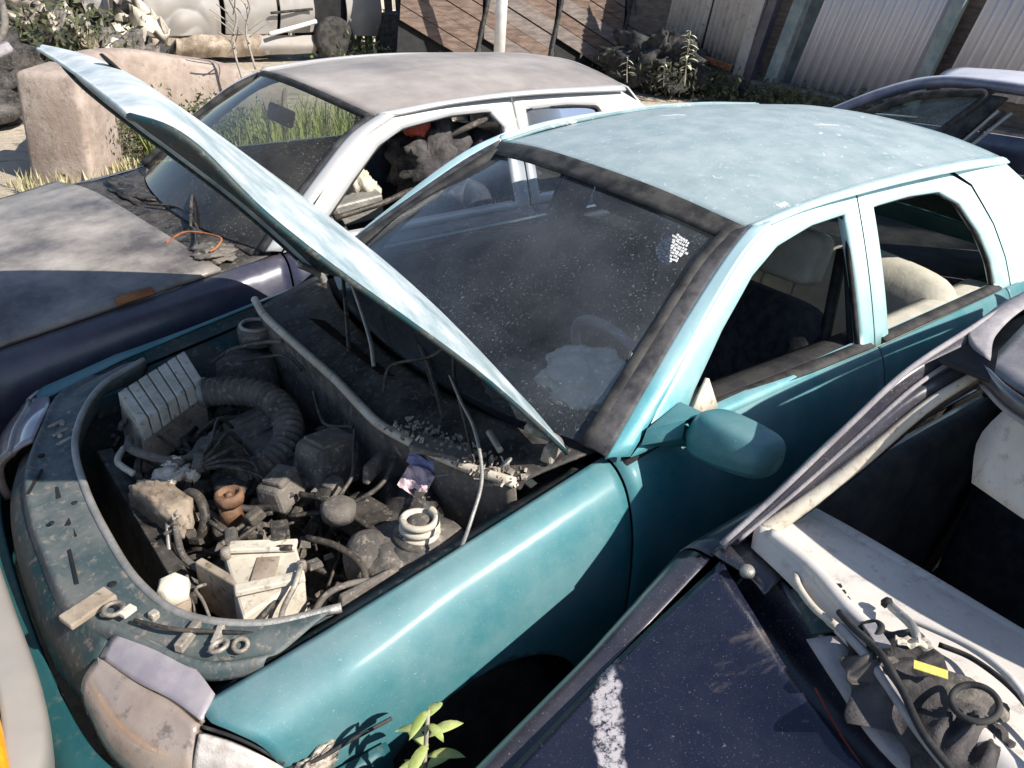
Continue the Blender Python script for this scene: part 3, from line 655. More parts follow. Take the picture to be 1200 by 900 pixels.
tube('washer_hose', [(-.93, .02, .93), (-.955, -.04, .97), (-1.0, -.17, 1.0), (-1.04, -.30, 1.03)], .006, STEEL, teal)
tube('loose_cable', [(-.90, .12, .90), (-.93, .11, .97), (-.99, .20, 1.02), (-1.03, .24, 1.06), (-1.0, .30, 1.0), (-.93, .46, .95), (-.89, .54, .93)], .0045, HOSE, teal, n=40)
tube('loose_cable', [(-1.0, .28, 1.0), (-.95, .40, 1.0), (-.92, .50, .98), (-.87, .60, .93), (-.80, .66, .88), (-.76, .67, .80)], .0042, STEEL, teal, n=40)
torus('cable_eye', .014, .0035, frame((-.935, .60, .945), (40, 30, 0)), STEEL, teal, 20, 6)
tube('cable_end', [(-.96, .50, .965), (-.945, .565, .955)], .008, STEEL, teal)
box('scuttle_scrap', (.05, .16, .012), (-.89, .42, .895), (4, 8, 28), PLASTIC2, teal, .003, warp=.006)
V_ = [boxv((random.uniform(.003, .016), random.uniform(.003, .014), random.uniform(.002, .006)), (-.90+random.uniform(-.05, .04)-(y-.4)*.25, y, .895+random.uniform(-.012, .012)), (random.uniform(0, 60), random.uniform(0, 60), random.uniform(0, 180))) for y in [.26+.36*random.random() for _ in range(230)]]
V, F = join(V_); tag(link('broken_sealant', V, F, ALU, teal, smooth=False), kind='stuff')
box('hinge_cover', (.05, .035, .04), (-1.05, .615, .945), (0, 20, 20), ALU, teal, .006, taper=.5)

# --- engine bay of the teal car
rnd = random.Random(11)
eng = link('engine_block', *boxv((.34, .52, .34), (-.60, -.02, .45), (0, 0, 4), .9, .01), ENGINE, teal, bevel=.012)
box('cylinder_head', (.17, .44, .11), (-.66, -.04, .645), (0, 8, 4), ENGINE, eng, .01)
box('cam_cover', (.12, .40, .045), (-.665, -.05, .715), (0, 8, 4), PLASTIC2, eng, .012)
for k in range(5): box('cover_rib', (.10, .010, .01), (-.665, -.20+k*.08, .742), (0, 8, 4), PLASTIC2, eng, .002)
for k in range(4): lathe('intake_runner', [(.028, 0), (.03, .12), (.022, .19)], (-.60, -.17+k*.10, .60), (0, 70, 0), ENGINE, eng, 12)
box('gearbox', (.26, .24, .26), (-.60, .36, .42), (5, 0, 0), ENGINE, eng, .03)
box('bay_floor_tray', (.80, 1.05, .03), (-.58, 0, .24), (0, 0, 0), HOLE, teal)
box('radiator', (.04, .66, .36), (-.285, -.02, .50), (0, -6, 0), PLASTIC, teal, .004)
for k in range(2): lathe('cooling_fan', [(.15, 0), (.155, .03), (.05, .035), (.04, .05)], (-.315, -.19+k*.33, .50), (0, -90, 0), PLASTIC, teal, 28)
# air filter box with ribbed lid
from mathutils import Vector as Vv
A, B, Cc, D_ = Vector((-.385, -.475, .775)), Vector((-.615, -.585, .805)), Vector((-.600, -.395, .80)), Vector((-.385, -.275, .775))
dn = Vector((.0, .01, -.035)); bt = Vector((0.01, .03, -.13))
af = link('air_filter_box', [A+dn, B+dn, Cc+dn, D_+dn, A+bt, B+bt, Cc+bt+Vector((0, .02, 0)), D_+bt+Vector((0.01, .03, 0))], [(0, 3, 2, 1), (4, 5, 6, 7), (0, 1, 5, 4), (1, 2, 6, 5), (2, 3, 7, 6), (3, 0, 4, 7)], TAN, teal, smooth=False, bevel=.006)
for k in range(7):
    t0, t1 = (k+.06)/7, (k+.94)/7
    a, b, c, d = A.lerp(B, t0), A.lerp(B, t1), D_.lerp(Cc, t1), D_.lerp(Cc, t0)
    top = [p+Vector((0, 0, -.004)) for p in (a, b, c, d)]; top = [top[0], top[1], top[2], top[3]]
    front = [p+Vector((0, .022, -.05)) for p in (d, c)]
    V = top+[a-Vector((0, 0, .05)), b-Vector((0, 0, .05))]+front
    link('filter_rib', V, [(0, 3, 2, 1), (0, 1, 5, 4), (3, 6, 7, 2), (1, 2, 7, 5), (0, 4, 6, 3), (4, 5, 7, 6)], CREAM, af, smooth=False, bevel=.003)
# corrugated intake hose
tube('intake_hose', [(-.585, -.40, .745), (-.65, -.34, .765), (-.715, -.25, .775), (-.735, -.15, .765), (-.70, -.04, .745), (-.62, .02, .725), (-.53, .03, .715)], .040, PLASTIC2, teal, n=120, sides=18, rf=lambda t, i: 1.07 if (i//2) % 2 else .93)
tube('hose_clamp', [(-.590, -.395, .748), (-.605, -.385, .752)], .045, STEEL, teal, sides=18, n=3)
lathe('air_duct_mouth', [(.05, 0), (.055, .05), (.035, .055)], (-.52, .03, .68), (0, 0, 0), PLASTIC, teal, 20)
# tan timing cover + pale casting
tc = blob('timing_cover', (-.345, .02, .70), (.085, .20, .12), (10, 8, 15), TAN, teal, .25, 3, exp=.6)
for (l, s_, r_) in (((-.375, -.045, .735), (.06, .07, .03), (10, 20, 30)), ((-.41, -.08, .745), (.035, .05, .035), (0, 30, 60)), ((-.36, .085, .735), (.03, .085, .022), (0, 25, -20)), ((-.43, -.01, .745), (.03, .04, .03), (20, 0, 10)), ((-.405, -.02, .75), (.075, .02, .02), (0, 0, 35))):
    blob('pale_bracket', l, s_, r_, CREAM if l[1] < .05 else ALU, tc, .5, 6, 14, seed=l[0]*9, exp=.7)
torus('belt_pulley', .055, .012, frame((-.39, .09, .70), (0, 70, 10)), HOSE, teal)
torus('belt_pulley', .035, .010, frame((-.385, .00, .66), (0, 70, 10)), ENGINE, teal)
# brown oil cap
cp = lathe('oil_cap', [(.030, 0), (.034, .012), (.034, .03), (.026, .034), (.024, .022), (.008, .02), (.006, .03), (.001, .03)], (-.475, .125, .725), (6, 4, 0), BROWN, teal, 24, rib=lambda s: .05*(s % 3 == 0))
lathe('cap_neck', [(.03, 0), (.026, .06)], (-.475, .125, .67), (6, 4, 0), BROWN, cp, 16)
# dark boxes: coil pack, ecu cover, brake servo
box('coil_pack', (.10, .085, .07), (-.59, .15, .735), (8, 10, 28), PLASTIC2, teal, .012, taper=.85)
box('coil_pack_lid', (.07, .06, .02), (-.592, .152, .775), (8, 10, 28), PLASTIC2, teal, .006)
box('throttle_body', (.08, .10, .08), (-.55, .02, .72), (15, 0, 20), ENGINE, teal, .012, taper=.8)
sv_ = box('brake_fluid_tank', (.15, .13, .12), (-.735, .12, .755), (4, -6, 12), PLASTIC2, teal, .018, taper=.82, warp=.006)
box('tank_lid', (.10, .085, .012), (-.742, .122, .82), (4, -6, 12), PLASTIC2, sv_, .004)
lathe('brake_servo', [(.11, 0), (.12, .03), (.115, .06), (.05, .09), (.02, .16)], (-.86, .36, .66), (0, 75, 0), PLASTIC, teal, 28)
box('fuse_box', (.10, .15, .06), (-.73, .33, .70), (0, 0, 15), PLASTIC, teal, .01)
# battery with cream case
ba, bb, bcn, bd = Vector((-.385, .315, .755)), Vector((-.520, .395, .765)), Vector((-.490, .505, .765)), Vector((-.345, .525, .745))
bz = Vector((0, -.0, -.17))
bt_ = link('battery', [ba, bb, bcn, bd, ba+bz, bb+bz, bcn+bz, bd+bz], [(3, 2, 1, 0), (4, 5, 6, 7), (0, 1, 5, 4), (1, 2, 6, 5), (2, 3, 7, 6), (3, 0, 4, 7)], CREAM, teal, smooth=False, bevel=.006)
box('battery_lid', (.145, .032, .012), (-.455, .372, .772), (0, 2, -33), CREAM, bt_, .003)
box('battery_label', (.05, .075, .003), (-.435, .43, .760), (0, 4, -33), TAN, bt_, .001)
box('cell_strip', (.14, .026, .014), (-.42, .490, .772), (0, 4, -20), CREAM, bt_, .003)
0 and box('battery_clamp', (.155, .016, .014), (-.425, .515, .79), (0, 6, -18), ALU, bt_, .003)
for (x, y) in ((-.38, .35), (-.495, .478)): lathe('battery_terminal', [(.011, 0), (.011, .022), (.006, .026)], (x, y, .76), (0, 0, 0), ALU, bt_, 10)
box('battery_tray_wall', (.02, .19, .13), (-.365, .40, .685), (0, 0, 20), TAN, bt_, .004)
box('terminal_cover', (.04, .05, .03), (-.50, .36, .785), (0, 0, -20), PLASTIC, bt_, .006)
tube('earth_strap', [(-.49, .49, .79), (-.455, .535, .785), (-.42, .55, .75), (-.40, .56, .70)], .006, ALU, teal)
# washer bottle
lathe('washer_cap', [(.033, 0), (.036, .012), (.034, .035), (.026, .044), (.001, .046)], (-.272, .325, .690), (-12, 6, 0), WHITEP, teal, 6)
lathe('washer_neck', [(.04, 0), (.032, .07)], (-.272, .325, .62), (-12, 6, 0), TAN, teal, 14)
# strut tops
cl = tube('strut_spring', [(-.765+.040*math.cos(a*.55)*(1-.003*a), .515+.040*math.sin(a*.55), .765+a*.0017) for a in range(30)], .0085, CREAM, teal, n=150, sides=8)
lathe('strut_cup', [(.062, 0), (.060, .012), (.03, .02), (.024, .05), (.015, .055)], (-.765, .515, .755), (0, 0, 0), PLASTIC2, teal, 20)
lathe('strut_cup', [(.055, 0), (.058, .05), (.048, .055), (.030, .045), (.015, .045)], (-.835, -.565, .785), (0, 0, 0), PLASTIC2, teal, 20)
torus('strut_ring', .046, .007, frame((-.835, -.565, .842)), STEEL, teal, 24, 6)
blob('strut_dome', (-.74, .50, .70), (.24, .24, .12), (0, 0, 0), PLASTIC2, teal, .15, 3)
blob('heat_shield', (-.42, -.16, .62), (.16, .20, .10), (0, 20, 10), PLASTIC2, teal, .4, 3, seed=2)
drape('grimy_rag', (-.545, -.13, .70), (.12, .16, .05), (0, 0, 30), PLASTIC2, teal, 5, .5, 3)
lathe('coolant_bottle', [(.055, 0), (.06, .05), (.045, .09), (.03, .10), (.001, .11)], (-.665, .46, .66), (0, 0, 0), PLASTIC2, teal, 18)
lathe('abs_cap', [(.04, 0), (.042, .03), (.03, .04), (.001, .042)], (-.655, .335, .745), (0, 0, 0), PLASTIC2, teal, 18)
# scrap of label paper
def crumple(name, loc, size, rot, mat, parent, amp=.012, n=9, seed=0):
    T = frame(loc, rot); V = []
    for i in range(n):
        for j in range(n):
            a, b = i/(n-1)-.5, j/(n-1)-.5
            z = amp*(noise.noise(Vector((a*4+seed, b*4, seed)))*2); V.append(T @ Vector((a*size[0]+.1*b*size[0], b*size[1], z)))
    return link(name, V, gridfaces(n, n), mat, parent, solid=.001, smooth=False)
crumple('pink_label', (-.845, .375, .80), (.075, .07, 0), (-30, 35, 20), PINK, teal)
crumple('blue_label', (-.885, .385, .845), (.055, .12, 0), (-20, 30, 35), BLUEPAPER, teal, .02, seed=4)
# wiring and hoses
H = [
 ([(-.36, -.30, .72), (-.34, -.20, .75), (-.37, -.12, .76), (-.43, -.06, .75)], .012, PLASTIC2),
 ([(-.37, -.24, .70), (-.33, -.12, .72), (-.34, .0, .69), (-.36, .10, .68)], .010, HOSE),
 ([(-.335, -.26, .72), (-.30, -.18, .735), (-.315, -.10, .74)], .0085, CREAM),
 ([(-.34, .13, .72), (-.33, .20, .68), (-.36, .27, .67), (-.40, .33, .70)], .009, PLASTIC2),
 ([(-.33, .10, .71), (-.31, .18, .66), (-.335, .27, .65), (-.37, .33, .68)], .006, STEEL),
 ([(-.50, -.18, .74), (-.58, -.24, .74), (-.66, -.22, .73), (-.70, -.12, .74)], .007, HOSE),
 ([(-.62, .20, .74), (-.66, .28, .75), (-.70, .42, .74), (-.72, .55, .74)], .008, HOSE),
 ([(-.57, .24, .72), (-.66, .30, .74), (-.76, .33, .78), (-.83, .30, .82)], .006, HOSE),
 ([(-.74, -.45, .79), (-.80, -.40, .81), (-.83, -.34, .83), (-.84, -.25, .82)], .005, HOSE),
 ([(-.66, -.50, .78), (-.74, -.52, .80), (-.82, -.48, .82), (-.84, -.38, .86)], .006, PLASTIC2),
 ([(-.50, .24, .70), (-.47, .30, .72), (-.45, .36, .76), (-.50, .42, .78)], .007, HOSE),
 ([(-.56, .36, .74), (-.60, .44, .75), (-.62, .52, .73), (-.58, .58, .70)], .008, HOSE),
 ([(-.47, .56, .70), (-.52, .55, .74), (-.60, .56, .74), (-.68, .60, .72)], .007, PLASTIC2),
 ([(-.80, .15, .84), (-.76, .22, .83), (-.72, .28, .80), (-.66, .30, .76)], .005, HOSE),
 ([(-.83, -.15, .80), (-.80, -.05, .78), (-.78, .04, .80), (-.81, .12, .83)], .006, HOSE),
 ([(-.41, .16, .72), (-.44, .20, .70), (-.50, .20, .72), (-.54, .22, .73)], .006, HOSE),
]
for P, rr, m_ in H: tube('cable' if rr < .0075 else 'hose', P, rr, m_, teal, sides=7)
for k in range(80):
    x0, y0 = rnd.uniform(-.80, -.34), rnd.uniform(-.45, .52); z0 = rnd.uniform(.52, .72); P = [Vector((x0, y0, z0))]
    a = rnd.uniform(0, 6.28)
    for q in range(4):
        a += rnd.uniform(-.9, .9); P.append(P[-1]+Vector((math.cos(a)*.05, math.sin(a)*.06, rnd.uniform(-.03, .03))))
    P = [Vector((min(max(p.x, -.81), -.31), min(max(p.y, -.55), .56), p.z)) for p in P]
    tube('cable', P, rnd.choice((.003, .004, .006, .009)), rnd.choice((HOSE, HOSE, PLASTIC, PLASTIC2, RUBBER)), teal, n=14, sides=5)
for (n_, l_, s_, r_, m_) in (('relay', (-.70, .22, .74), (.05, .04, .05), (0, 10, 20), PLASTIC2), ('relay', (-.66, .245, .735), (.04, .035, .05), (5, 0, 40), PLASTIC), ('connector', (-.455, -.02, .765), (.05, .03, .028), (20, 10, 60), PLASTIC2), ('connector', (-.50, .21, .73), (.045, .03, .03), (0, 20, 10), ENGINE), ('connector', (-.43, .24, .72), (.05, .028, .026), (10, 0, 70), PLASTIC2), ('ignition_coil', (-.52, -.08, .755), (.07, .05, .05), (15, 10, 30), ENGINE), ('bracket', (-.79, .27, .80), (.10, .02, .05), (0, 0, 30), PLASTIC2), ('bracket', (-.60, .58, .73), (.16, .02, .05), (0, 0, 5), PLASTIC2), ('bracket', (-.40, -.56, .70), (.14, .02, .07), (0, 0, 12), TEALIN), ('fluid_pipe_block', (-.72, -.36, .70), (.06, .10, .05), (0, 10, 10), ENGINE)):
    box(n_, s_, l_, r_, m_, teal, .006, taper=.9)
for k in range(5):
    tube('spark_lead', [(-.60+.01*k, -.18+.085*k, .74), (-.56, -.16+.07*k, .79-.006*k), (-.50, -.06+.03*k, .785), (-.46, -.03+.012*k, .77)], .0055, HOSE, teal)
V_ = []
for k in range(150):
    x0, y0 = rnd.uniform(-.80, -.34), rnd.uniform(-.50, .54)
    random.seed(k); V_.append(boxv((rnd.uniform(.012, .06), rnd.uniform(.012, .06), rnd.uniform(.01, .05)), (x0, y0, rnd.uniform(.48, .69)), (rnd.uniform(-30, 30), rnd.uniform(-30, 30), rnd.uniform(0, 90)), rnd.uniform(.6, 1)))
V, F = join(V_); tag(link('engine_clutter', V, F, ENGINE, teal, smooth=False, bevel=.002), kind='stuff')
V_ = []
for k in range(130):
    x0, y0 = rnd.uniform(-.82, -.36), rnd.uniform(-.52, .56); random.seed(k+500)
    V_.append(boxv((rnd.uniform(.01, .045), rnd.uniform(.008, .03), rnd.uniform(.008, .03)), (x0, y0, rnd.uniform(.60, .735)), (rnd.uniform(-40, 40), rnd.uniform(-40, 40), rnd.uniform(0, 90)), rnd.uniform(.6, 1)))
V, F = join(V_); tag(link('bracket_clutter', V, F, PLASTIC2, teal, smooth=False, bevel=.002), kind='stuff')

# ================================================================== NAVY CAR (beyond the teal one)
navy = thing('navy_car', 'dark blue two door hatchback with sun-baked brown bonnet and roof beyond the teal car', 'car', (.086, -1.622, 0))
NS = {
 0.15: [(.58, .70), (.64, .69), (.70, .65), (.74, .56), (.74, .48), (.72, .38), (.69, .26)],
 -.26: [(.690, .768), (.735, .765), (.77, .735), (.79, .66), (.795, .55), (.79, .40), (.76, .22)],
 -.70: [(.694, .845), (.742, .842), (.778, .81), (.80, .71), (.805, .55), (.80, .39), (.77, .20)],
 -1.17: [(.700, .925), (.742, .912), (.772, .87), (.80, .76), (.805, .61), (.80, .42), (.775, .18)],
 -2.2: [(.738, .958), (.752, .945), (.778, .90), (.805, .78), (.812, .62), (.806, .42), (.775, .18)],
 -3.3: [(.728, .975), (.745, .96), (.775, .91), (.795, .79), (.80, .62), (.795, .42), (.77, .18)]}
nsec = make_side(NS); nyf = upper(.965, .728, 1.345, .565)
for s in (1, -1):
    fd = side_panel('fender', nsec, .15, -1.168, s, NAVY, navy, arches=[(-.70, .29, .35)], nx=40, nv=22)
    side_panel('front_door', nsec, -1.176, -2.30, s, NAVY, navy, nx=24, nv=20)
    side_panel('rear_quarter', nsec, -2.308, -3.3, s, NAVY, navy, arches=[(-2.95, .29, .35)], nx=24, nv=20)
    fo = [(-1.17, .935), (-1.30, 1.06), (-1.42, 1.17), (-1.56, 1.275), (-1.72, 1.343), (-2.0, 1.372), (-2.30, 1.380), (-2.30, 1.2), (-2.30, .955)]
    fi = [(-1.30, .965), (-1.37, 1.035), (-1.50, 1.145), (-1.63, 1.245), (-1.75, 1.295), (-1.98, 1.325), (-2.17, 1.328), (-2.225, 1.27), (-2.22, .985)]
    ring('door_frame', fo, fi, nyf, s, GLARESIDE, navy, seg=6)
    tube('door_frame_seal', sg([(x, nyf(z)-.014, z) for x, z in fi], s), .009, RUBBER, navy, n=50, sides=6)
    qo = [(-2.308, .96), (-2.308, 1.2), (-2.308, 1.38), (-2.6, 1.385), (-2.95, 1.372), (-3.10, 1.30), (-3.22, 1.18), (-3.32, 1.08), (-3.40, .98)]
    qi = [(-2.36, 1.0), (-2.36, 1.2), (-2.37, 1.325), (-2.6, 1.33), (-2.76, 1.318), (-2.80, 1.28), (-2.88, 1.18), (-2.95, 1.08), (-2.98, 1.0)]
    ring('quarter_frame', qo, qi, nyf, s, GLARESIDE, navy, seg=6)
    tube('quarter_seal', sg([(x, nyf(z)-.010, z) for x, z in qi], s), .010, RUBBER, navy, n=50, sides=6)
    V = [(x, s*(nyf(z)-.016), z) for x, z in qi]; link('quarter_glass', V, [tuple(range(len(V)))], WIN2, navy)
    patch('a_pillar', [sg(q, s) for q in (
        [(-1.12, .695, .935), (-1.25, .655, 1.055), (-1.40, .608, 1.18), (-1.53, .566, 1.275), (-1.66, .537, 1.330)],
        [(-1.14, .710, .940), (-1.27, .673, 1.062), (-1.42, .632, 1.186), (-1.56, .592, 1.288), (-1.70, .558, 1.350)],
        [(-1.165, .718, .938), (-1.295, .684, 1.062), (-1.44, .644, 1.182), (-1.58, .604, 1.285), (-1.73, .570, 1.345)])], GLARESIDE, navy, 6, 22, .012, flip=(s < 0))
    patch('roof_rail', [sg(q, s) for q in (
        [(-1.66, .545, 1.336), (-2.0, .548, 1.368), (-2.4, .550, 1.386), (-2.95, .535, 1.388)],
        [(-1.67, .562, 1.350), (-2.0, .566, 1.382), (-2.4, .568, 1.398), (-2.95, .553, 1.390)],
        [(-1.72, .574, 1.343), (-2.0, .578, 1.372), (-2.4, .580, 1.386), (-2.95, .572, 1.375)])], GLARESIDE, navy, 6, 30, .01, flip=(s < 0))
    tube('roof_gutter', sg([(-1.66, .545, 1.342), (-2.0, .548, 1.376), (-2.4, .550, 1.394), (-2.95, .535, 1.396)], s), .008, NAVYROOF, navy, n=30, sides=6)
    wheel(navy, -.70, .68*s, s); wheel(navy, -2.95, .68*s, s)
    patch('headlight', [sg(q, s) for q in ([(.22, .38, .69), (.19, .55, .69), (.12, .70, .67)], [(.25, .38, .60), (.22, .56, .60), (.14, .735, .58)], [(.24, .38, .52), (.21, .56, .52), (.13, .73, .52)])], LENS, navy, 8, 12, .02, flip=(s < 0))
    tube('windscreen_seal', sg([(-1.11, .675, .935), (-1.24, .635, 1.05), (-1.39, .59, 1.175), (-1.52, .55, 1.27), (-1.645, .523, 1.330)], s), .018, RUBBER, navy, n=24, sides=8)
patch('roof', roof_rows(-1.66, -3.0, .545, .549, .53, (1.340, .08), (1.376, 1.392, 1.394), 1.385, .062), NAVYROOF, navy, 30, 30, .006)
nb = [(-1.12, -.67, .935), (-1.03, -.36, .932), (-1.00, 0, .931), (-1.03, .36, .932), (-1.12, .67, .935)]
ntp = [(-1.635, -.53, 1.325), (-1.565, -.28, 1.368), (-1.55, 0, 1.380), (-1.565, .28, 1.368), (-1.635, .53, 1.325)]
nm = [(a[0]*.5+b[0]*.5+.02, (a[1]+b[1])/2*1.01, (a[2]+b[2])/2+.02) for a, b in zip(nb, ntp)]
patch('windscreen', [nb, nm, ntp], WIN3, navy, 14, 20, 0)
tube('roof_front_seal', [(p[0]-.012, p[1], p[2]+.004) for p in ntp], .016, RUBBER, navy, n=30)
box('rear_view_mirror', (.03, .22, .07), (-1.50, .02, 1.26), (0, -15, 0), RUBBER, navy, .012)
# loose bonnet, slightly askew
hb = [[(.22, -.55, .70), (.27, -.2, .715), (.28, .2, .715), (.24, .58, .705)],
      [(-.10, -.68, .775), (-.08, -.3, .815), (-.08, .3, .815), (-.10, .69, .755)],
      [(-.26, -.69, .80), (-.26, -.3, .855), (-.26, .3, .855), (-.26, .70, .790)],
      [(-.55, -.69, .855), (-.57, -.3, .905), (-.60, .3, .905), (-.62, .705, .855)],
      [(-.735, -.675, .90), (-.80, -.3, .942), (-.875, .3, .940), (-.955, .69, .905)]]
nh = patch('bonnet', hb, NAVYHOOD, navy, 26, 26, .016)
V, F = [], []
for k in range(26):
    t = k/25; x = -.60-.12*t; wd = .014*math.sin(math.pi*t)+.004*noise.noise(Vector((t*9, 0, 0)))
    e_ = .856+.05*((-x-.62)/.335); V += [(x, .716-.0*wd, e_-.006), (x, .700, e_+.006), (x, .692-wd, e_+.008)]
link('rust_patch', V, gridfaces(26, 3), RUST, nh, solid=.004)
patch('cowl', [[(-.72, -.67, .875), (-.80, -.3, .895), (-.86, .3, .89), (-.93, .67, .875)], [(-.95, -.68, .89), (-.92, -.3, .90), (-.95, .3, .90), (-1.0, .68, .89)], [(-1.14, -.69, .925), (-1.03, -.35, .925), (-1.03, .35, .925), (-1.14, .69, .925)]], PLASTIC, navy, 10, 20, .006)
tube('bonnet_cable', [(-.86, .42, .93), (-.95, .38, .945), (-1.02, .52, .955), (-.98, .60, .95), (-.95, .61, .94)], .004, RUST, navy)
tube('bonnet_cable', [(-.95, -.1, .92), (-1.02, .1, .95), (-1.0, .35, .94), (-.94, .5, .93)], .005, HOSE, navy)
blob('cowl_debris', (-.98, .55, .915), (.16, .16, .05), (0, 0, 20), PLASTIC2, navy, .4, 4)
blob('cowl_debris', (-.97, -.35, .905), (.14, .5, .05), (0, 0, 6), PLASTIC, navy, .4, 4, seed=4)
wiper(navy, (-.99, .30, .935), (-1.22, -.25, 1.03))
patch('front_bumper', [[(-.35, -.82, z), (.05, -.80, z), (.28, -.5, z), (.34, 0, z), (.28, .5, z), (.05, .80, z), (-.35, .82, z)] for z in (.52, .42, .24)], PLASTIC, navy, 8, 30, .02)
patch('grille', [[(.25, -.38, .69), (.28, 0, .70), (.25, .38, .69)], [(.27, -.38, .52), (.31, 0, .52), (.27, .38, .52)]], HOLE, navy, 4, 12, .01)
patch('tailgate', [[(-3.02, -.52, 1.385), (-3.06, 0, 1.44), (-3.02, .52, 1.385)], [(-3.36, -.68, 1.0), (-3.46, 0, 1.0), (-3.36, .68, 1.0)], [(-3.40, -.74, .7), (-3.52, 0, .7), (-3.40, .74, .7)], [(-3.38, -.74, .3), (-3.48, 0, .3), (-3.38, .74, .3)]], GLARESIDE, navy, 12, 14, .01)
box('floor_pan', (2.3, 1.42, .03), (-2.2, 0, .20), (0, 0, 0), INTER, navy)
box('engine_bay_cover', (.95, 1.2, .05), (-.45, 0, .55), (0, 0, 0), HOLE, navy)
box('firewall', (.03, 1.36, .62), (-1.02, 0, .56), (0, 0, 0), INTER, navy)
patch('dashboard', [[(-1.08, -.65, .925), (-1.0, 0, .925), (-1.08, .65, .925)], [(-1.36, -.67, .945), (-1.33, 0, .95), (-1.36, .67, .945)], [(-1.42, -.67, .88), (-1.40, 0, .88), (-1.42, .67, .88)], [(-1.38, -.67, .55), (-1.36, 0, .55), (-1.38, .67, .55)]], PLASTIC, navy, 12, 14, .01)
seat(navy, -2.0, -.36, SEATD); seat(navy, -2.0, .38, SEATD)
T = frame((-1.50, .36, .93), (0, -62, 0)); torus('steering_wheel', .18, .014, T, PLASTIC, navy)
box('rear_bench_back', (.12, 1.26, .5), (-2.80, 0, .70), (0, -14, 0), SEATD, navy, .03)
box('rear_bench_base', (.5, 1.26, .16), (-2.5, 0, .42), (0, -4, 0), SEATD, navy, .03)
tube('belt_bar', [(-2.02, .40, 1.19), (-2.12, .52, 1.27), (-2.22, .55, 1.32)], .014, PLASTIC2, navy, sides=8)
# loose things piled in the navy car
tag(blob('red_rag', (-1.84, -1.22, 1.26), (.09, .10, .085), (10, 0, 20), REDP, None, .3, 5, exp=.6), 'red cloth bundle on the heap seen through the side window of the dark blue car', 'rag')
tag(blob('black_bag', (-1.93, -1.24, 1.10), (.42, .34, .32), (0, 10, 30), FABRIC, None, .45, 5, seed=9), 'big black bundle filling the front seats of the dark blue car', 'bag')
tag(blob('white_bag', (-1.58, -1.24, 1.02), (.13, .16, .16), (30, 10, 0), CREAM, None, .5, 6, seed=5), 'crumpled white plastic behind the front window of the dark blue car', 'bag')
tag(box('metal_box', (.26, .10, .10), (-1.48, -1.15, .97), (0, 12, -12), STEEL, None, .01, warp=.01), 'grey metal box part lying inside the side window of the dark blue car', 'car part')
tag(tube('bent_pipe', [(-1.35, -1.02, .99), (-1.55, -1.00, 1.03), (-1.7, -1.04, 1.05), (-1.78, -1.1, 1.0)], .012, HOSE, None), 'thin black pipe along the window sill of the dark blue car', 'pipe')

# ================================================================== BLACK CAR (nearest, its windscreen gone)
black = thing('black_car', 'blue-black car without windscreen, its bleached grey dashboard open to the sun, nearest the viewer', 'car', (0, 1.74, 0))
BS = {
 .25: [(.58, .69), (.62, .68), (.65, .65), (.665, .58), (.67, .50), (.665, .38), (.64, .24)],
 -.3: [(.565, .755), (.600, .752), (.625, .725), (.640, .66), (.65, .55), (.645, .40), (.62, .22)],
 -.8: [(.645, .842), (.682, .838), (.705, .805), (.722, .73), (.73, .56), (.725, .39), (.70, .20)],
 -1.12: [(.690, .915), (.735, .905), (.768, .87), (.79, .76), (.80, .61), (.795, .42), (.775, .18)],
 -1.5: [(.715, .94), (.738, .93), (.765, .885), (.79, .78), (.80, .62), (.795, .42), (.775, .18)],
 -3.4: [(.71, .96), (.735, .95), (.765, .91), (.785, .79), (.79, .62), (.785, .42), (.76, .18)]}
bsec = make_side(BS); byf = upper(.95, .688, 1.33, .574)
